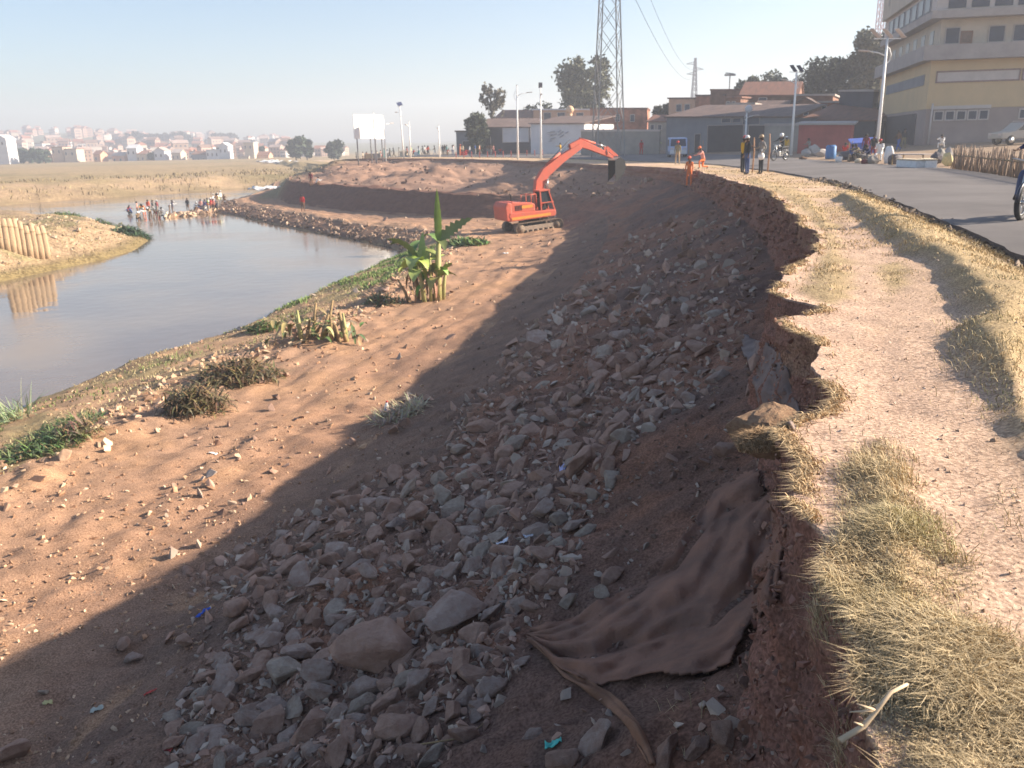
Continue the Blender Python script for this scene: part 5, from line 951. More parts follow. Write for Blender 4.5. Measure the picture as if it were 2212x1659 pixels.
def bwin(nm, u0, u1, v0, v1, off, frame=M_lt, fw=.08, pane=M_dkwin, par=None, z=None):
    """window on the front facade at offset 'off' outwards"""
    x0, z1 = fF(u0, v0); x1, z0 = fF(u1, v1); z0 -= zb; z1 -= zb
    if z: z0, z1 = z[0]-zb, z[1]-zb
    fr = MB()
    for (cx, cz, dx, dz) in (((x0+x1)/2, z1-fw/2, x1-x0, fw), ((x0+x1)/2, z0+fw/2, x1-x0, fw), (x0+fw/2, (z0+z1)/2, fw, z1-z0-2*fw), (x1-fw/2, (z0+z1)/2, fw, z1-z0-2*fw)): fr.box((cx, -off-.03, cz), (dx, .1, dz))
    fo = fr.build(nm, frame, tb); pn = MB(); pn.box(((x0+x1)/2, -off-.012, (z0+z1)/2), (x1-x0-2*fw, .03, z1-z0-2*fw)); pn.build('pane', pane, fo); return fo
for k in range(5): u = 2017+k*24.3; bwin('window', u, u+20, 242, 261, .0, M_lt, .12, z=(2.75, 3.72))
mb = MB(); x0, _z = fF(2010, 240); x1, _z = fF(2139, 240); mb.box(((x0+x1)/2, -.08, 3.98-zb), (x1-x0, .16, .32)); mb.build('lintel_band', M_lt, tb)
for k in range(3): u = 2200+k*24; bwin('window', u, u+20, 245, 258, .0, M_lt, .12, z=(2.75, 3.72))
bwin('long_window', 2021, 2200, 170, 190, .03, mat('pink brown frame', (.3, .2, .17)), .14, M_lt, z=(6.25, 7.35)); bwin('long_window', 2206, 2400, 170, 190, .03, mat('pink brown frame', (.3, .2, .17)), .14, M_lt, z=(6.25, 7.35))
for u0, u1 in ((2043, 2073), (2137, 2170), (2190, 2222), (2245, 2280)): bwin('window', u0, u1, 80, 112, -.5, M_conc, .1, z=(9.75, 11.3))
bwin('window', 2076, 2100, 90, 112, -.5, M_rb2, .1, mat('boarded pane', (.2, .13, .1)), z=(9.75, 10.9))
for k in range(9): u = 2048+k*50; bwin('window', u, u+34, 15, 48, .1, M_dkwin, .06, z=(12.9, 14.8))
mb = MB(); p0, z1 = fF(2150, 262); mb.box((p0, -.05, 2.3-zb), (6, .06, .9)) if False else None
# side face
n2 = Vector((-e2l.y, e2l.x, 0)); rs = math.atan2(e2l.y, e2l.x)
def swin(nm, s0, s1, z0, z1, off, m_=M_dkwin):
    c = e2l*((s0+s1)/2)+n2*(off+.0); mb = MB(); mb.box((c.x, c.y, (z0+z1)/2-zb), (s1-s0, .08, z1-z0), Matrix.Rotation(rs, 3, 'Z')); return mb.build(nm, m_, tb)
swin('band_window', 2, 24, 12.95, 14.6, .1, M_gw)
for k in range(7): swin('window', 2.4+k*3.1, 4.3+k*3.1, 13.05, 14.5, .16)
for k in range(6): swin('window', 3+k*3.8, 4.6+k*3.8, 9.8, 11.3, -.6)
swin('band_window', 2, 22, 6.2, 7.2, .05, M_gw); swin('entrance', 4, 20, .4, 3.6, .03, M_door)
for k in range(5): swin('vent_opening', 3.5+k*4.6, 4.2+k*4.6, 16.2, 16.9, .6, M_conc)
mb = MB(); mb.tube([(.45, -.18, 0), (.5, -.18, 3.9)], .09, 8); mb.build('drain_pipe', M_lt, tb)
ap = MB(); ap.tube([(-.6+e2l.x*20, e2l.y*20-.3, 9.1), (-.6+e2l.x*20, e2l.y*20, 11)], .05, 6); ap.build('roof_pipe', M_conc, tb)
# street of sheds and houses
house('shed', 'small grey block hut with dark door at the left end of the buildings', 985, 1040, 158, 158, 285, 8, M_gw, M_roofd, 'flat', doors=((1000, 1015, 305, 330),))
house('long_shed', 'low dark shed behind the left lamp posts with a white front panel', 1030, 1145, 152, 150, 276, 9, M_dw, M_roofd, 'shed', 1.6, doors=((1040, 1060, 295, 322),), wins=((1086, 1142, 276, 306, M_lt, M_wht),))
hs = house('painted_wall_building', 'white-fronted building with blue graffiti behind the right lamp post', 1146, 1262, 140, 134, 268, 9, M_wht, M_roofd, 'shed', 1.2)
f_, _e = fcal(PD(1146, 268, 140), PD(1262, 268, 134)); M_bl = mat('faded blue paint', (.28, .31, .40), .8, .3, 2)
gm_ = MB()
for (a, b, c, d) in ((1183, 287, 1199, 283), (1184, 290, 1196, 291), (1188, 294, 1203, 289), (1190, 300, 1201, 297), (1206, 286, 1212, 281), (1207, 292, 1217, 284), (1209, 297, 1219, 291), (1186, 305, 1193, 303), (1222, 288, 1229, 284)):
    x0, z0 = f_(a, b); x1, z1 = f_(c, d); gm_.bar((x0, -.02, z0-hs.location.z), (x1, -.02, z1-hs.location.z), .03, .5, up=(0, 1, 0))
gm_.build('graffiti', M_bl, hs)
house('shed', 'dark brown tin roofed house behind the two lamp posts', 1070, 1150, 175, 172, 255, 9, M_rb2, M_roofr, 'gablex', 1.5)
house('house', 'pale cream low house with a white parapet beneath the eucalyptus tree', 1152, 1275, 172, 168, 238, 9, M_salm, M_wht, 'flat', wins=((1175, 1190, 244, 258), (1205, 1220, 244, 258), (1245, 1260, 244, 258)))
house('house', 'red brick house directly behind the tall lattice tower', 1275, 1398, 150, 148, 236, 9, M_rb, M_roofr, 'flat', ov=.1, wins=((1330, 1338, 248, 262), (1362, 1370, 248, 262)))
house('boundary_wall', 'long grey-beige wall behind the excavator bucket', 1255, 1425, 118, 112, 284, .35, M_bg, M_lt, 'flat', cat='wall', ov=.05)
house('house', 'two-storey brick house with a salmon left front and dark coping', 1445, 1502, 145, 140, 214, 9, M_salm, M_roofd, 'flat', ov=.2, wins=((1462, 1472, 226, 240), (1480, 1490, 226, 240)))
house('house', 'tall red brick block right of the salmon fronted house', 1504, 1566, 139, 134, 208, 10, M_rb, M_roofd, 'flat', ov=.15)
house('garage_building', 'long dark garage building with grey doors and a dark sloping roof', 1440, 1712, 112, 102, 254, 11, M_gw, M_roofd, 'shed', 1.6, doors=((1502, 1512, 290, 320), (1530, 1604, 272, 320), (1618, 1652, 272, 320)), wins=((1560, 1578, 256, 264), (1584, 1600, 256, 264), (1606, 1640, 253, 268)), trim=M_conc)
house('house', 'low dark brick house with a rusty parapet above the garages', 1535, 1600, 135, 133, 196, 9, M_rb2, M_roofr, 'flat', ov=.1)
house('house', 'brown roofed brick house above the garages with a red upper wall', 1600, 1722, 130, 127, 205, 12, M_rb2, M_roofr, 'gablex', 2.0, wins=((1640, 1655, 212, 228), (1690, 1702, 222, 236)))
house('house', 'brown brick house with a flat slab roof right of the third lamp post', 1722, 1800, 122, 120, 207, 9, M_rb2, M_conc, 'flat', wins=((1735, 1750, 215, 228),))
house('barn', 'wide barn with a dark rusty sloping roof left of the ochre building', 1728, 1892, 110, 104, 262, 14, M_dw, M_roofr, 'shed', 2.6)
house('house', 'dark walled house with a tan concrete rim in front of the ochre building', 1815, 1888, 118, 112, 198, 8, M_dw, M_conc, 'flat', ov=.2)
kb = house('kiosk', 'red painted kiosk with a ragged grey roof behind the market', 1726, 1840, 86, 84, 270, 5, M_kiosk, M_conc, 'shed', .3, ov=.3)
house('wall_section', 'plain grey wall between the garages and the red kiosk', 1652, 1728, 98, 94, 272, 2, M_bg, M_conc, 'flat', cat='wall', ov=.05)
for u0, u1, ya, vt_, lab, wm_, rm_, st_ in ((1572, 1628, 122, 226, 'small brick house with a tan parapet just above the garage roof', M_rb2, M_conc, 'flat'), (1634, 1700, 124, 232, 'long low brick house behind the garages with a tin roof', M_rb, M_roofd, 'gablex'), (1712, 1765, 118, 228, 'narrow brown house behind the third lamp post', M_rb2, M_roofd, 'gabley'), (1770, 1822, 120, 222, 'brick house with a tan roof edge behind the barn', M_rb, M_conc, 'flat'), (1400, 1446, 135, 262, 'small grey-brown house by the van, under the dark tree', M_bg, M_roofr, 'gablex'), (1566, 1600, 128, 212, 'upper brick room with two openings above the small brick house', M_rb2, M_roofr, 'flat'), (1838, 1880, 124, 205, 'brick upper storey beside the ochre building', M_rb2, M_roofr, 'flat')):
    w_ = (u1-u0)/4; house('house', lab, u0, u1, ya, ya-1.5, vt_, 7, wm_, rm_, st_, .9, wins=tuple((u0+w_*(.5+1.4*k), u0+w_*(1.1+1.4*k), vt_+8, vt_+20) for k in range(2)))
# orange water tank
p = PD(1231, 237, 168); mb = MB(); mb.ball(p, .75, 16); mb.tube([p+Vector((0, 0, -.7)), p+Vector((0, 0, -2.2))], .5, 8); tag(mb.build('water_tank', mat('orange tank', (.62, .40, .24), .7)), 'round orange water tank above the cream house', 'water tank')
# ================================================================== VEHICLES
def wheel(mb_parent, x, y, r, wd=.22):
    mb = MB(); mb.tube([(x, y-wd/2, r), (x, y+wd/2, r)], r, 18); o = mb.build('wheel', M_dk, mb_parent); mb = MB(); mb.tube([(x, y-wd/2-.015, r), (x, y+wd/2+.015, r)], r*.58, 14); mb.build('rim', M_steel, o)
def car(name, label, loc, face, prof, gl, W, m, wx, wr, cat, roofm=None):
    t = thing(name, label, cat, loc, math.radians(face)); mb = MB(); mb.extrude(prof[::-1], -W/2, W/2); mb.build('body', m, t, bevel=.07)
    mb = MB(); mb.extrude(gl[::-1], -W/2-.012, -W/2+.02); mb.extrude(gl[::-1], W/2-.02, W/2+.012); mb.build('side_window', M_glass, t)
    for x in wx:
        for y in (-W/2+.08, W/2-.08): wheel(t, x, y, wr)
    return t
suvm = mat('silver beige car paint', (.42, .38, .33), .4, .08, 2, spec=.5)
p = at(2204, 309, .7); s_ = car('suv', 'silver-beige off-road car parked up behind the stick fence, cut by the right edge', p, 186, [(-2.3, .5), (2.3, .5), (2.35, .95), (1.2, 1.12), (.45, 1.75), (-2.2, 1.8), (-2.35, 1.0)], [(-2.05, 1.15), (1.0, 1.15), (.45, 1.66), (-2.05, 1.68)], 1.8, suvm, (-1.45, 1.5), .38, 'car')
mb = MB(); mb.box((-.8, 0, 1.85), (2.4, 1.5, .06)); mb.build('roof_rack', M_lt, s_); mb = MB(); mb.box((2.34, -.6, .85), (.06, .3, .18)); mb.build('headlight', M_lt, s_); mb = MB(); mb.box((2.34, .6, .85), (.06, .3, .18)); mb.build('headlight', M_lt, s_)
vm = mat('pale blue van paint', (.35, .42, .62), .4, .08, 2, spec=.5); p = PD(1463, 318, 92); p.z = gz(p.x, p.y)
v_ = car('van', 'pale blue and white minibus facing the camera in front of the garages', p, 262, [(-2.2, .35), (2.1, .35), (2.2, .9), (1.9, 1.15), (1.45, 2.0), (-2.15, 2.05), (-2.25, 1.0)], [(-2.0, 1.2), (1.6, 1.2), (1.35, 1.85), (-2.0, 1.85)], 1.8, vm, (-1.4, 1.4), .33, 'van')
mb = MB(); mb.add([(1.93, -.8, 1.18), (1.93, .8, 1.18), (1.53, .75, 1.9), (1.53, -.75, 1.9)], [(0, 1, 2, 3)]); mb.build('windscreen', M_dkwin, v_); mb = MB(); mb.box((2.2, 0, .62), (.08, 1.7, .4)); mb.build('bumper', M_wht, v_)
for s in (-1, 1): mb = MB(); mb.box((2.16, s*.65, .95), (.08, .32, .16)); mb.build('headlight', M_lt, v_)
# ================================================================== LAMPS, BOARDS, TOWERS
M_pole = mat('white pole paint', (.78, .77, .75), .5, .06, 1); M_pan = mat('solar panel', (.05, .06, .12), .25, .1, 4, spec=.6)
def lamp(label, p, H, rz, panels=3, scale=1., tilt=(0, 0)):
    t = thing('street_lamp', label, 'street lamp', p, rz, None); t.rotation_euler = (tilt[0], tilt[1], rz)
    mb = MB(); mb.tube([(0, 0, -.2), (0, 0, H)], [.13, .075], 10); mb.build('pole', M_pole, t)
    mb = MB(); mb.tube([(0, 0, H*.86), (-.5, 0, H*.885), (-1.2, 0, H*.9)], [.045, .04, .035], 7); mb.tube([(0, 0, H*.79), (.28, 0, H*.82), (.36, 0, H*.87), (.2, 0, H*.92), (0, 0, H*.935)], .028, 6); mb.build('arm', M_pole, t)
    mb = MB(); mb.box((-1.5, 0, H*.903), (.7, .24, .09), Matrix.Rotation(.06, 3, 'Y')); mb.build('lamp_head', M_lt, t, bevel=.02)
    mb = MB(); mb.bar((-.9, 0, H-.02), (.9, 0, H-.02), .06, .06) if panels else mb.box((0, 0, H+.03), (.2, .2, .06)); mb.build('bracket', M_pole, t)
    for k in range(panels):
        x = (k-(panels-1)/2)*.85; mb = MB(); mb.box((x, 0, H+.3), (.8, .45, .045), Matrix.Rotation(math.radians(42), 3, 'Y')); mb.build('solar_panel', M_pan if panels < 3 else M_lt, t)
    return t
p = at(1892, 345, 0); lamp('white solar street lamp with three tilted panels in front of the ochre building', p, 7.6, .1, 3)
p = PD(1709, 329, 82); p.z = gz(p.x, p.y); lamp('white solar street lamp standing before the garages, right of the motorbike', p, 7.4, .5, 2)
p = PD(1119, 346, 107); p.z = gz(p.x, p.y)-.1; lamp('white street lamp with its arm pointing right, left of the pair on the bank edge', p, 8.7, math.pi, 0)
p = PD(1169, 342, 106); p.z = gz(p.x, p.y)-.1; lamp('white street lamp seen end-on, right of the pair on the bank edge', p, 8.3, math.pi/2, 1)
for u, v, vt_, lab, pn in ((833, 336, 252, 'distant white lamp post just right of the narrow billboard', 0), (872, 336, 232, 'distant leaning lamp post with twin raised panels beyond the billboards', 2), (887, 336, 263, 'distant short white post right of the leaning lamp post', 0), (950, 336, 272, 'distant lone white post above the people on the bank top', 0), (812, 336, 238, 'distant white post between the two billboards', 0)):
    p = PD(u, v, 135); p.z = gz(p.x, p.y); lamp(lab, p, (v-vt_)/1817*135, .3+u, pn, 1, (0, -.07 if u == 872 else 0))
p = PD(1612, 268, 96); p.z = gz(p.x, p.y); lamp('small lamp with a round white head before the garage roof', p, 4.4, 2., 0); mb = MB(); mb.ball((p.x+.1, p.y-.3, p.z+4.7), .42, 12, (1, .4, 1)); tag(mb.build('satellite_dish', M_wht), 'round white dish over the garage roof', 'satellite dish')
for u0, u1, lab, yy in ((762, 804, 'large square white billboard on steel legs on the far bank', (130, 132.2)), (806, 826, 'narrow white billboard angled beside the large one', (126, 131))):
    a = PD(u0, 247, yy[0]); b = PD(u1, 247, yy[1]); z1 = a.z; z0 = PD(u0, 300, yy[0]).z; d = (b-a); d.z = 0; L = d.length; t = thing('billboard', lab, 'billboard', (a.x, a.y, gz(a.x, a.y)), math.atan2(d.y, d.x)); g0 = t.location.z
    mb = MB(); mb.box((L/2, 0, (z0+z1)/2-g0), (L, .12, z1-z0)); mb.build('panel', mat('board white', (.82, .82, .80), .5, .03, 1), t)
    for f in (.15, .85): mb = MB(); mb.tube([(L*f, .12, -.2), (L*f, .12, z1-g0-.1)], .09, 8); mb.build('leg', M_gw, t)
M_lat = mat('galvanised steel', (.30, .28, .26), .6, .15, 2)
def lattice(name, label, cat, base, H, wb_, wt, nb, r, arms=(), m_=M_lat):
    t = thing(name, label, cat, base, .12); W_ = lambda z: wb_+(wt-wb_)*min(1, z/H)
    cs = [(-1, -1), (1, -1), (1, 1), (-1, 1)]
    for a, b in cs: mb = MB(); mb.bar((a*wb_/2, b*wb_/2, 0), (a*wt/2, b*wt/2, H), r*2.2, r*2.2); mb.build('leg', m_, t)
    mb = MB(); zs = [0]; z = 0
    while z < H-.5: z += max(W_(z)*1.25, H/60); zs.append(min(z, H))
    for z0, z1 in zip(zs[:-1], zs[1:]):
        for i in range(4):
            a, b = cs[i], cs[(i+1) % 4]; w0, w1 = W_(z0)/2, W_(z1)/2
            mb.bar((a[0]*w0, a[1]*w0, z0), (b[0]*w1, b[1]*w1, z1), r, r); mb.bar((b[0]*w0, b[1]*w0, z0), (a[0]*w1, a[1]*w1, z1), r, r)
    mb.build('lattice', m_, t)
    for z, L in arms:
        mb = MB(); mb.bar((0, 0, z+.9), (L, 0, z), r*1.4, r*1.4); mb.bar((0, 0, z-.3), (L, 0, z), r*1.4, r*1.4)
        for q in range(3): mb.bar((L*(.3+.2*q), 0, z-.1), (L*(.2+.2*q), 0, z+.6-.15*q), r, r)
        mb.build('crossarm', m_, t)
    return t
p = PD(1313, 322, 104); p.z = gz(p.x, p.y)-.2; lattice('transmission_tower', 'tall grey lattice tower rising out of the top of the picture', 'tower', p, 40, 3.3, .25, 0, .055, ((34, 4), (34, -4)))
bx = MB(); q = PD(1345, 262, 104); bx.box((p.x+1.9, p.y-1.6, q.z-5), (.35, .35, .8)); bx.build('junction_box', M_lat, COL.objects[p and 'transmission_tower']) if False else None
p = PD(1499, 215, 330); p.z = 0; lattice('pylon', 'distant grey power pylon with stub crossarms behind the brick houses', 'pylon', p, PD(1500, 125, 330).z, 3.2, .5, 0, .12, ((PD(1500, 150, 330).z, 3.2), (PD(1500, 138, 330).z, -3.4), (PD(1500, 160, 330).z, -3.2), ), mat('far steel', (.32, .32, .34)))
p = PD(1896, 100, 260); p.z = 1; lattice('radio_mast', 'thin pale red and white radio mast rising behind the trees', 'mast', p, 56, 2.0, 1.2, 0, .09, (), mat('mast paint', (.6, .4, .4)))
p = PD(1575, 205, 180); p.z = 0; t = thing('floodlight_mast', 'distant mast with a flat head above the brick block', 'mast', p); H = PD(1575, 162, 180).z
mb = MB(); mb.tube([(0, 0, 0), (0, 0, H)], [.2, .12], 8); mb.build('pole', M_gw, t); mb = MB(); mb.bar((-1.1, 0, H), (1.1, 0, H), .4, .35); mb.bar((-.9, .1, H+.4), (.9, .1, H+.2), .2, .2); mb.build('lamp_head', M_gw, t)
for i, (z0, z1) in enumerate(((20, 17), (24.5, 20))):
    a = Vector((PD(1340, 200, 104).x, 104, z0)); b = Vector((PD(1497, 150, 330).x, 330, z1+6)); mb = MB(); mb.tube([a.lerp(b, k/16)-Vector((0, 0, 16*(k/16)*(1-k/16))) for k in range(17)], .035, 4); tag(mb.build('power_line', M_dk), ('lower' if i == 0 else 'upper')+' sagging wire from the lattice tower to the distant pylon', 'wire')
# ================================================================== TREES
def tree(name, label, p, H, W_, trunk_h, col, nl, seed, lobes=9, leaf=.3, group=None, flat=.75, gap=.0, lean=0., fine=False):
    r = random.Random(seed); g = np.random.default_rng(seed); t = thing(name, label, 'tree', p, 0, group); mb = MB(); tr_ = max(.08, H*.022)
    top = Vector((lean*H, 0, H*.8)); mb.tube([(0, 0, -.3), (lean*H*.2, .0, H*.25), (lean*H*.6, .05, H*.55), top], [tr_*1.5, tr_, tr_*.7, tr_*.25], 8)
    cs = []
    for i in range(lobes):
        a = i*2.4+r.uniform(-.4, .4); z = trunk_h+(H-trunk_h)*(.12+.8*(i+.5)/lobes); k = math.sin(math.pi*min(1, .15+.85*(1-(z-trunk_h)/(H-trunk_h)*.85)))*.8+.15; q = W_/2*k*r.uniform(.45, .8)
        c = Vector((math.cos(a)*q+lean*z, math.sin(a)*q, z)); cs.append((c, r.uniform(.2, .33)*min(W_, H-trunk_h)*(.8 if gap else 1)))
        zf = max(trunk_h*.7, z-(H-trunk_h)*.3); b0 = Vector((lean*zf, 0, zf)); mb.tube([b0, b0.lerp(c, .55)+Vector((0, 0, -.1)), c], [tr_*.55, tr_*.35, tr_*.12], 6)
    mb.build('trunk', mat('bark', (.17, .13, .10), .95, .3, 4, .02, 12), t)
    V_, F_, C_ = [], [], []
    for c, rad in cs:
        n = max(12, int(nl/lobes)); dr = g.normal(size=(n, 3)); dr /= np.linalg.norm(dr, axis=1)[:, None]; rr = rad*g.random(n)**.42
        pos = np.array(c)+dr*rr[:, None]*np.array([1, 1, flat]); pos += g.normal(0, rad*.12, (n, 3))
        cl_ = fbm(pos[:, 0], pos[:, 2], 1.3/max(rad, .5), 2, seed % 40) ; keep = cl_ > -.42+gap; pos = pos[keep]; n = len(pos)
        a1 = g.normal(size=(n, 3)); a1 /= np.linalg.norm(a1, axis=1)[:, None]; a2 = np.cross(a1, g.normal(size=(n, 3))); a2 /= np.linalg.norm(a2, axis=1)[:, None]; s_ = leaf*g.uniform(.5, 1.2, (n, 1))
        q = np.stack([pos-a1*s_, pos+a2*s_*.5, pos+a1*s_, pos-a2*s_*.5], 1).reshape(-1, 3); k = sum(len(v) for v in V_); V_.append(q); F_.append(np.arange(n*4).reshape(n, 4)+k)
        C_.append(np.repeat(np.array(col)*g.uniform(.65, 1.35, (n, 1))*r.uniform(.8, 1.2), 4, 0))
    mesh_np('crown', np.concatenate(V_), np.concatenate(F_), mat('foliage', (1, 1, 1), .7, .12, 2, attr='col', spec=.2), np.concatenate(C_), False, t)
    return t
def ptree(label, u, vb, vt_, wpx, y, col, nl, seed, th=.35, name='tree', zb=None, **k):
    a = PD(u, vb, y); H = PD(u, vt_, y).z; z = zb if zb is not None else (gz(a.x, a.y) if a.x > -30 else plz(a.x, a.y)); return tree(name, label, (a.x, a.y, z), H-z, wpx/1817*y, (H-z)*th, col, nl, seed, **k)
DG = (.055, .065, .04); OG = (.10, .10, .06); BGc = (.065, .08, .05)
ptree('thin sparse tree with a small airy crown at the left of the buildings', 1062, 260, 180, 62, 165, (.13, .12, .09), 2600, 1, th=.5, leaf=.35, gap=.2, lobes=8)
ptree('large spreading eucalyptus left of the lattice tower', 1258, 240, 122, 112, 178, (.095, .10, .06), 12000, 2, th=.25, leaf=.45, gap=.02, lobes=22, name='eucalyptus_tree')
ptree('dark narrow tree under the large eucalyptus', 1282, 245, 185, 42, 176, DG, 3500, 3, th=.1, leaf=.35, lobes=9)
ptree('dark conical tree at the far left of the buildings', 1030, 330, 243, 48, 150, DG, 4500, 4, th=.05, leaf=.35, lobes=12, name='conifer_tree')
ptree('low dark shrub mass behind the white front panel', 1075, 320, 262, 90, 160, (.07, .065, .05), 3500, 5, th=.1, leaf=.4, lobes=10)
ptree('rounded green tree top behind the pale cream house', 1152, 250, 226, 70, 185, BGc, 2500, 6, th=.3, leaf=.4)
ptree('dark tree between the red brick house and the salmon house', 1432, 275, 222, 46, 148, (.08, .085, .06), 3500, 7, th=.2, leaf=.35)
ptree('bushy green tree above the low dark brick house', 1610, 215, 157, 46, 160, BGc, 3500, 8, th=.1, leaf=.4)
ptree('sloping tree group behind the brown roofed house', 1668, 225, 155, 76, 165, (.075, .085, .06), 5000, 9, th=.1, leaf=.4, lobes=12)
ptree('pale grey-green bush on the roofline by the third lamp post', 1700, 225, 172, 60, 158, (.14, .14, .11), 3000, 10, th=.1, leaf=.35)
ptree('broad dark round-topped tree left of the ochre building', 1775, 225, 127, 100, 150, (.05, .06, .04), 8000, 11, th=.15, leaf=.4, lobes=14)
ptree('second broad dark tree, taller, overlapping the first', 1835, 225, 122, 95, 146, (.055, .062, .042), 8000, 12, th=.15, leaf=.4, lobes=14)
ptree('tall light olive tree reaching highest beside the ochre building', 1880, 210, 58, 100, 142, (.115, .115, .075), 9000, 13, th=.25, leaf=.4, lobes=15, gap=.05)
ptree('dark shrub between the kiosk roof and the ochre building', 1905, 290, 215, 60, 112, (.06, .065, .05), 3500, 14, th=.1, leaf=.3)
# ================================================================== THE TOWN
hmesh = []
hc_ = [(.62, .54, .48), (.52, .38, .31), (.42, .30, .24), (.66, .62, .58), (.50, .43, .36), (.36, .24, .19)]
rc_ = [(.36, .17, .12), (.24, .16, .13), (.40, .30, .26), (.30, .13, .09)]
for k in range(10):
    mb = MB(); a, b, h = random.uniform(6, 11), random.uniform(6, 9), random.uniform(4.5, 10); mb.prism([(-a/2, -b/2), (a/2, -b/2), (a/2, b/2), (-a/2, b/2)], -3, h); mb.cur = 1
    if k % 3: mb.add([(-a/2-.4, -b/2-.4, h-.1), (a/2+.4, -b/2-.4, h-.1), (a/2+.4, 0, h+2.2), (-a/2-.4, 0, h+2.2), (a/2+.4, b/2+.4, h-.1), (-a/2-.4, b/2+.4, h-.1)], [(0, 1, 2, 3), (3, 2, 4, 5), (0, 3, 5), (1, 4, 2)])
    else: mb.box((0, 0, h+.3), (a+.6, b+.6, .6)); mb.box((a*.2, 0, h+1.2), (a*.4, b*.5, 1.6))
    mb.cur = 2
    for fl in range(int(h/3)):
        for q in range(3): mb.box((-a*.3+a*.3*q, -b/2-.03, 1.5+fl*2.9), (1.1, .12, 1.3)); mb.box((a/2+.03, -b*.25+b*.25*q*.9, 1.5+fl*2.9), (.12, 1.0, 1.3))
    o = mb.build('house', [mat('town wall %d' % (k % 6), hc_[k % 6], .9, .15, .1), mat('town roof %d' % (k % 4), rc_[k % 4], .9, .2, .2), M_dkwin]); hmesh.append(o.data); bpy.data.objects.remove(o)
HG = 'small pale and brick houses crowded on the hazy hillside'
def hsm(x, y, lab, g, sc=1.):
    o = bpy.data.objects.new('house', random.choice(hmesh)); COL.objects.link(o); o.location = (x, y, plz(x, y)); o.rotation_euler = (0, 0, random.uniform(-.9, .9)); o.scale = (sc,)*3; tag(o, lab, 'house', g)
for i in range(230):
    u = random.uniform(-40, 640) if i % 4 else random.uniform(-40, 330); y = random.choice((random.uniform(560, 900), random.uniform(900, 1300))); d = ray(u, 300); x = d[0]/d[1]*y
    hsm(x, y, 'small hazy house among many on the distant hillside', HG, random.uniform(.55, 1.0))
for i in range(46):
    u = random.uniform(180, 760); y = random.uniform(440, 540); d = ray(u, 335); x = d[0]/d[1]*y
    hsm(x, y, 'low pale house in the long row at the edge of the far plain', 'houses along the edge of the far plain', random.uniform(.4, .65))
near = [(205, 250, 318, 'wide cream house with three windows in the row beyond the plain', M_cr, 'flat', 430), (255, 305, 322, 'cream house right of the wide one, with a taller parapet', M_cr, 'flat', 428), (375, 402, 333, 'low pink-cream shack beyond the plain', M_salm, 'gablex', 425), (508, 548, 320, 'bright white house in the middle of the far row', M_wht, 'gablex', 428), (548, 585, 333, 'small cream annex right of the bright white house', M_cr, 'shed', 427), (618, 660, 326, 'white gabled house further right in the far row', M_wht, 'gabley', 428), (690, 725, 330, 'cream cottage before the grey trees', M_cr, 'gablex', 426), (770, 830, 334, 'long grey open shed in the far row', M_gw, 'shed', 425), (828, 882, 324, 'white block right of the long open shed', M_wht, 'flat', 424), (880, 915, 316, 'white round-topped building at the right of the far row', M_wht, 'gabley', 424), (978, 1018, 308, 'tall cream square tower house in the far row', M_cr, 'flat', 420), (955, 1000, 338, 'low cream wall-like house under the tower house', M_cr, 'flat', 418), (1035, 1080, 335, 'pink-cream cottage right of the tower house', M_salm, 'gablex', 424), (-24, 22, 300, 'tall white building cut off by the left edge of the picture', M_wht, 'gabley', 400), (150, 175, 336, 'small tan house by the green hedge', M_salm, 'gablex', 424), (450, 500, 336, 'long low brownish terrace in the far row', M_salm, 'gablex', 430)]
for z0, z1, vt_, lab, m_, st_, y in near:
    u0, u1 = z0*.537, z1*.537   # listed at the width of the enlarged view
    n_w = max(1, int((u1-u0)/9)); wn = [(u0+(k+.25)*(u1-u0)/n_w, u0+(k+.6)*(u1-u0)/n_w, vt_+7, vt_+13) for k in range(n_w)]
    house('house', lab, u0, u1, y, y, vt_, 8, m_, random.choice((M_roofr, M_wht, M_conc)), st_, 1.6, wins=wn, group=None)
for (u, w_, vt_, y, lab) in ((640, 36, 299, 330, 'dark round tree, left of a pair on the far plain'), (664, 26, 303, 335, 'dark round tree, right of a close pair on the far plain'), (722, 40, 306, 320, 'lone dark green dome-shaped tree on the far plain'), (565, 18, 318, 430, 'dark slim tree beside the tower house'), (330, 22, 331, 430, 'small green tree beside the cream houses'), (470, 30, 322, 435, 'grey-green tree behind the bright houses')):
    ptree(lab, u, 345, vt_, w_, y, (.05, .07, .045), 1500, int(u), th=.12, leaf=1.0, lobes=9)
for i, u in enumerate((283, 300, 317, 333, 349, 366, 383, 398, 412, 455, 472, 490, 508, 545, 580)):
    ptree('tall hazy blue-grey tree in the treeline on the ridge, one of many alike', u, 330, random.uniform(284, 294) if u < 430 else (290 if 470 < u < 515 else 304), random.uniform(18, 26), 880, (.05, .06, .05), 900, 60+i, th=.15, leaf=2.4, lobes=8, group='trees on the distant ridge')
for i in range(14):
    u = (25, 45, 62, 80, 98, 182, 190, 345, 360, 500, 590, 610, 130, 150)[i]; y = random.uniform(400, 425) if i < 5 else random.uniform(430, 600)
    ptree('low green bush between the houses beyond the plain', u, 345, 322 if i < 5 else 332, 26 if i < 5 else 16, y, (.055, .085, .05), 900, 90+i, th=.05, leaf=1.0, lobes=8, group='bushes along the town edge')
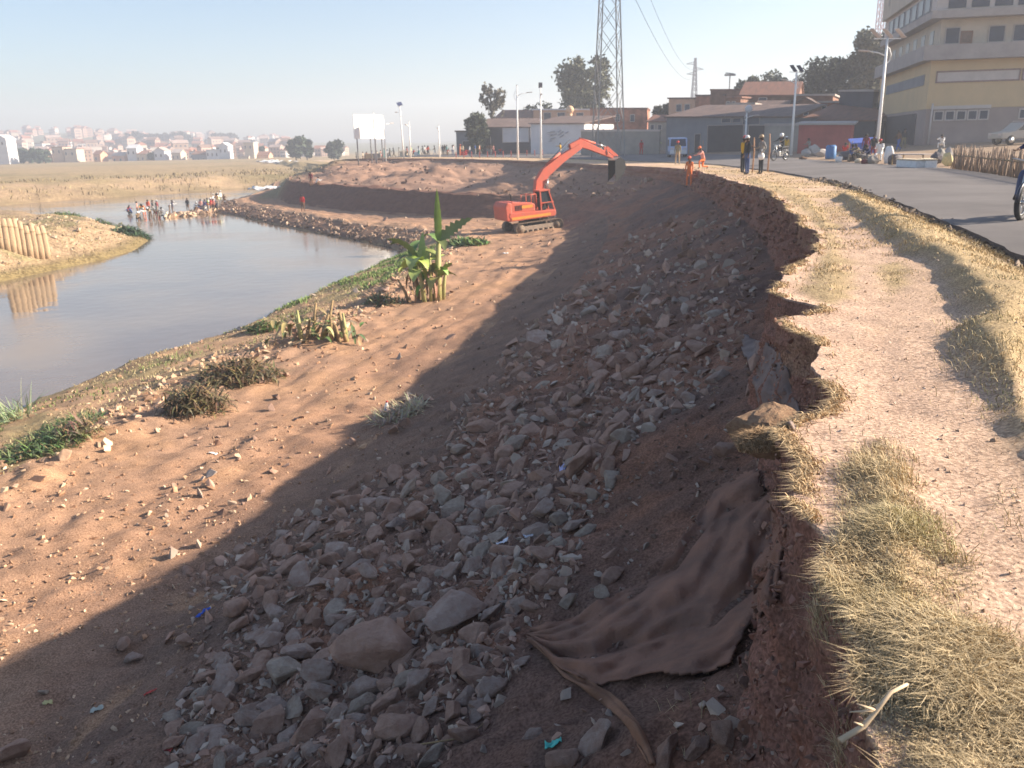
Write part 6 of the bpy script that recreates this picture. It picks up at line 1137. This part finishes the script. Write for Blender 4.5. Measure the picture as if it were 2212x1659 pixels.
# white sheets on the bank, far left things
for i, (u, v, w_, lab) in enumerate(((578, 351, 3.4, 'white sheet spread on the far grass, leftmost of three'), (600, 352, 4.2, 'white sheet spread on the far grass, middle of three'), (627, 354, 4.4, 'white sheet spread on the far grass, rightmost of three'), (572, 413, 3.0, 'white sheet on the shore by the river spit'))):
    p = P(u, v, -3.6 if i < 3 else -5.6); p.z = plz(p.x, p.y) if i < 3 else max(gz(p.x, p.y), -5.9); g0 = MB(); n = 7; V_ = []
    for a in range(n):
        for b in range(n): x, y = (a/(n-1)-.5)*w_*1.6, (b/(n-1)-.5)*w_*(3 if i < 3 else 1); V_.append((p.x+x, p.y+y, p.z+.25+.25*math.sin(a*1.9+b*1.3)+ (b/(n-1))*.3))
    o = mesh_np('white_sheet', V_, gridfaces(n, n), cm('white'), None, True); md = o.modifiers.new('t', 'SOLIDIFY'); md.thickness = .05; tag(o, lab, 'sheet')
# straw bundles on the island
M_str = mat('reed straw', (.46, .33, .21), .95, .2, 2.5, .06, 9, stretch=(1, 1, .3), col2=(.33, .22, .13))
for i in range(9):
    u = 6+i*11.6; v = 548-1.0*i; p = P(u, v, -4.9); z = iz_(p.x, p.y); h = 2.2+random.uniform(-.28, .2)+.0*i; mb = MB(); r = .205*random.uniform(.8, 1.2); ln = .10+.012*i
    mb.tube([(0, 0, -.2), (-.02, .1, h*.3), (-ln*.5, .2, h*.7), (-ln, .28, h-.08), (-ln, .28, h)], [r*1.15, r*1.2, r*1.1, r*.95, r*.5], 12)
    t = thing('straw_bundle', 'upright tan straw bundle on the island, number %s from the left of the leaning row' % ('one', 'two', 'three', 'four', 'five', 'six', 'seven', 'eight', 'nine')[i], 'straw bundle', (p.x, p.y, z), 0, 'row of straw bundles on the island'); mb.build('bundle', M_str, t)
    for f in (.35, .75): b_ = MB(); b_.tube([(-ln*f*.6, .26*f, h*f-.02), (-ln*f*.6, .26*f, h*f+.02)], r*1.12, 12); b_.build('tie', M_dead, t)
def ibush(u, v, R_, n, lab, colr, L=.6):
    p = P(u, v, -4.8); p.z = iz_(p.x, p.y); t = thing('shrub', lab, 'shrub', p); b_ = LB()
    for i in range(n): a = random.uniform(0, 6.28); q = R_*random.random()**.6; x, y = math.cos(a)*q, math.sin(a)*q; b_.leaf((x, y, iz_(p.x+x, p.y+y)-p.z+random.uniform(0, .6)*(1-q/R_)), random.uniform(0, 6.28), L*random.uniform(.5, 1.2), .05, random.uniform(.4, 1.4), 1.2, random.choice(colr), n=4)
    b_.build('foliage', t)
ibush(145, 468, 1.6, 500, 'green shrub on the island crest right of the straw bundles', GR, .9); ibush(165, 474, 1.3, 300, 'low green shrub spilling over the island crest', GR); ibush(215, 470, 1.4, 350, 'small green shrub in the middle of the island crest', GR)
ibush(283, 488, 1.5, 600, 'dark green shrub hanging at the tip of the island', ((.05, .10, .05), (.08, .13, .06)), .8); ibush(255, 480, 1.3, 300, 'brown-green shrub near the tip of the island', ((.15, .14, .08), (.1, .13, .06)))
ip = []
for i in range(1200):
    x, y = rng.uniform(-50, -29), rng.uniform(46, 80); z = iz_(x, y)
    if z > -5.5: ip.append((x, y, z, abs(rng.normal(0, .12))+.03, random.choice(([.46, .33, .22], [.33, .24, .16], [.52, .42, .3]))))
scatter('island_stones', ip)
xs = rng.uniform(-55, -29, 9000); ys = rng.uniform(46, 85, 9000); zz = np.array([iz_(a, b) for a, b in zip(xs.tolist(), ys.tolist())]); k = (zz > -5.9) & (fbm(xs, ys, .4, 3, 33) > 0); n = int(k.sum())
tag(blades('island_grass', xs[k], ys[k], zz[k], .22*rng.uniform(.5, 1.3, n), .045, np.array([.36, .30, .15])*rng.uniform(.5, 1.2, (n, 1)), .9+np.zeros(n)), kind='stuff')
# scrub on the far bank
n = 16000; xs = rng.uniform(-170, -40, n); ys = rng.uniform(96, 240, n); dd_ = sdist(FW, xs, ys); k = (dd_ > .5) & (dd_ < 40) & (fbm(xs, ys, .12, 3, 35) > -.05+dd_*.006); xs, ys, dd_ = xs[k], ys[k], dd_[k]; n = len(xs)
tag(blades('scrub', xs, ys, plainz(xs, ys, dd_), .8*rng.uniform(.4, 1.3, n), .16, np.where(rng.random((n, 1)) < .6, np.array([[.20, .15, .08]]), np.array([[.30, .24, .13]]))*rng.uniform(.6, 1.2, (n, 1)), .9+np.zeros(n)), kind='stuff')
# slabs of rock at the river works
bar = []
for i in range(260):
    u = random.choice((random.gauss(430, 22), random.uniform(355, 492), random.gauss(396, 10))); v = 462-(u-420)*.12+random.gauss(0, 1.6); p = P(u, v, -6); bar.append((p.x, p.y, -6.05, random.uniform(.2, .75), random.choice(([.5, .34, .22], [.36, .25, .18], [.58, .44, .3]))))
scatter('gravel_bar', bar)
for u, v, r, lab in ((425, 462, .5, 'tan rock mound in the river between the groups of people'), (390, 464, .35, 'small tan rock in the river left of the mound'), (496, 452, .6, 'dark rock at the tip of the spit')):
    p = P(u, v, -6); put_rock(round_b, p.x, p.y, r*1.6, lab, None, .5); COL.objects[-1].location.z = -6+.1
# ================================================================== MARKET AND FENCE
def gp(u, v): return at(u, v, .05)
p = gp(1794, 338); t = thing('barrel', 'large blue plastic barrel among the goods across the road', 'barrel', p); mb = MB(); mb.tube([(0, 0, 0), (0, 0, .08), (0, 0, .45), (0, 0, .5), (0, 0, .92), (0, 0, 1.0)], [.36, .4, .41, .39, .4, .34], 20); mb.build('body', mat('barrel blue', (.04, .16, .38), .5, .15, 3), t); mb = MB(); mb.tube([(0, 0, 1.0), (0, 0, 1.05)], .3, 18); mb.build('lid', mat('barrel lid', (.08, .25, .5), .5), t)
p = gp(1812, 344); t = thing('bucket', 'white bucket right of the blue barrel', 'bucket', p); mb = MB(); mb.tube([(0, 0, 0), (0, 0, .42)], [.2, .25], 14); mb.build('body', cm('white'), t); mb = MB(); mb.tube([(-.25, 0, .42), (0, 0, .6), (.25, 0, .42)], .012, 5); mb.build('handle', M_steel, t)
def lump(u, v, r, sq, m_, lab, name='sack', cat='sack', seed=1, up=.45):
    bm = hull(n=26, sq=sq, seed=seed, sub=3, rough=.1); bmesh.ops.triangulate(bm, faces=bm.faces); bmesh.ops.smooth_vert(bm, verts=bm.verts, factor=.9, use_axis_x=True, use_axis_y=True, use_axis_z=True)
    for f in bm.faces: f.smooth = True
    me = bpy.data.meshes.new(name); bm.to_mesh(me); bm.free(); me.materials.append(m_); o = bpy.data.objects.new(name, me); COL.objects.link(o); p = gp(u, v); o.location = p+Vector((0, 0, r*sq[2]*up*1.6)); o.scale = (r,)*3; return tag(o, lab, cat)
M_sk = mat('grey sacking', (.36, .33, .31), .9, .2, 4)
for i, (u, v, r, sq, c, lab) in enumerate(((1742, 334, .5, (1, .7, .9), M_sk, 'grey sack standing at the left end of the market'), (1757, 333, .55, (.9, .7, 1.1), M_sk, 'tall pale grey sack heap behind the first sack'), (1774, 335, .5, (1.2, .8, .9), M_sk, 'grey bundle between the sack heap and the blue barrel'), (1826, 340, .5, (1, .7, .7), cm('jeans'), 'dark blue cloth bundle right of the white bucket'), (1845, 342, .85, (1.4, .8, .6), mat('dark goods', (.1, .09, .1), .8, .5, 5), 'wide dark heap of clothes on the ground'), (1820, 322, .45, (1, .7, .5), cm('red'), 'bright red cloth bundle on top of the goods'), (1919, 348, .6, (.6, .6, 1.05), cm('white'), 'upright white sack leaning beside the seated trader'), (1934, 350, .5, (1, .8, .8), mat('dark goods', (.1, .09, .1)), 'dark sack between the white sack and the white chest'), (2030, 352, .42, (.8, .8, 1.15), mat('olive sacking', (.2, .19, .17), .9, .3, 4), 'tall grey sack stack left of the stick fence'), (2047, 358, .45, (.7, .7, .9), mat('straw roll', (.45, .38, .2), .9), 'yellowish rolled mat in front of the grey sacks'), (1886, 349, .4, (1, .7, .8), cm('grey'), 'small grey bundle at the feet of the traders'), (2020, 355, .4, (.9, .8, 1.0), mat('dark goods', (.1, .09, .1)), 'dark sack left of the tall grey sack'), (2044, 350, .42, (.8, .7, 1.2), M_sk, 'pale grey sack right of the tall grey sack'), (2026, 346, .35, (1.1, .8, .7), cm('white'), 'white sack lying behind the tall grey sack'), (1764, 330, .45, (1, .8, .8), cm('teal'), 'dark teal bundle on the back of the sack heap'), (1735, 338, .3, (1.3, .8, .5), cm('brown'), 'brown low bundle in front of the first grey sack'), (1856, 346, .3, (1, .8, .7), cm('cream'), 'cream bundle in front of the dark heap of clothes'), (1868, 349, .28, (1, .8, .7), cm('maroon'), 'maroon bundle right of the cream bundle'))): lump(u, v, r, sq, c, lab, seed=500+i)
for u0, u1, lab in ((1946, 1990, 'long white foam chest standing at the roadside'), (1995, 2011, 'short white foam chest right of the long one')):
    a = gp(u0, 359); b = gp(u1, 362); L = (b-a).length; t = thing('foam_chest', lab, 'chest', (a+b)/2, math.atan2(b.y-a.y, b.x-a.x)); mb = MB(); mb.box((0, 0, .19), (L, .5, .38)); mb.build('body', cm('white'), t, bevel=.02); mb = MB(); mb.box((0, 0, .42), (L+.04, .54, .06)); mb.build('lid', cm('cream'), t)
a = PD(1925, 350, 49); b = PD(2020, 352, 46); a.z = b.z = gz(a.x, a.y); t = thing('market_table', 'low grey trestle table behind the white foam chests', 'table', (a+b)/2, math.atan2(b.y-a.y, b.x-a.x)); mb = MB(); mb.box((0, 0, .62), (2.4, .9, .05)); mb.build('table_top', M_conc, t)
for x in (-1.1, 1.1):
    for y in (-.38, .38): mb = MB(); mb.box((x, y, .3), (.06, .06, .6)); mb.build('leg', M_dead, t)
a = PD(1865, 330, 62); a.z = gz(a.x, a.y); t = thing('market_stall', 'small stall under a blue tarpaulin behind the traders', 'stall', a, -.2); mb = MB(); mb.prism([(-1, -.7), (1, -.7), (1, .7), (-1, .7)], [1.1, 1.2, 1.5, 1.4], [1.15, 1.25, 1.55, 1.45]); mb.add([(-1, -.72, 1.1), (1, -.72, 1.2), (1, -.75, .5), (-1, -.75, .45)], [(0, 1, 2, 3)]); mb.build('tarpaulin', mat('blue tarp', (.07, .12, .4), .6, .2, 3), t)
for x in (-.9, .9):
    for y in (-.6, .6): mb = MB(); mb.tube([(x, y, 0), (x, y, 1.3)], .03, 6); mb.build('post', M_dead, t)
t = thing('stick_fence', 'ragged fence of upright brown sticks on the far side of the road', 'fence', gp(2110, 371)); o_ = t.location.copy(); mb = MB()
M_stk = mat('weathered sticks', (.22, .15, .11), .9, .45, 3, col2=(.34, .25, .18))
pts_f = [gp(2058, 362), gp(2100, 368), gp(2150, 376), gp(2212, 387), gp(2290, 400)]
for i in range(210):
    f = i/210*4; k = int(f); q = pts_f[k].lerp(pts_f[k+1], f-k); h = random.uniform(.75, 1.15); b = q-o_+Vector((random.uniform(-.05, .05), random.uniform(-.15, .15), -.05)); mb.tube([b, b+Vector((random.uniform(-.1, .22), random.uniform(-.1, .1), h))], [.03, .018], 5)
mb.build('sticks', M_stk, t); mb = MB(); mb.tube([q-o_+Vector((0, .08, .6)) for q in pts_f], .03, 6); mb.build('rail', M_dead, t)
for u, v, h, lab in ((1487, 330, 1.5, 'short orange-brown wooden stake behind the olive-clothed worker'), (1518, 330, 1.5, 'short orange-brown wooden stake right of the first'), (1625, 370, 1.75, 'tall bare wooden stake right of the white-helmeted person'), (1658, 370, 1.9, 'tall bare wooden stake right of the grey-coated person'), (1314, 348, 1.3, 'pale stake by the excavator arm on the bank top')):
    p = at(u, v, -.1); t = MB(); t.tube([p-Vector((0, 0, .2)), p+Vector((.04, 0, h*.6)), p+Vector((.0, .02, h))], [.045, .04, .035], 8); tag(t.build('wooden_stake', mat('stake wood', (.42, .24, .14), .9, .2, 5)), lab, 'stake')
# a low red barrier line at the far verge
for i in range(12):
    u = 985+i*17; p = PD(u, 335, 122); p.z = gz(p.x, p.y); mb = MB(); mb.tube([p, p+Vector((0, 0, .9))], .05, 6); tag(mb.build('barrier_post', mat('barrier red', (.4, .08, .06), .8)), 'small red barrier post in the line along the far road', 'post', 'red barrier posts along the far road')
# ================================================================== HAZE
hz = MB(); hz.box((0, 640, 26), (3600, 1500, 74)); ho = hz.build('haze', None); ho.data.materials.clear()
hm = bpy.data.materials.new('haze'); hm.use_nodes = True; n_ = hm.node_tree; n_.nodes.remove(n_.nodes['Principled BSDF']); pv = n_.nodes.new('ShaderNodeVolumePrincipled'); pv.inputs['Color'].default_value = (.86, .90, 1, 1); pv.inputs['Density'].default_value = .0010; pv.inputs['Anisotropy'].default_value = .2
n_.links.new(pv.outputs[0], n_.nodes['Material Output'].inputs['Volume']); ho.data.materials.append(hm); tag(ho, kind='stuff')
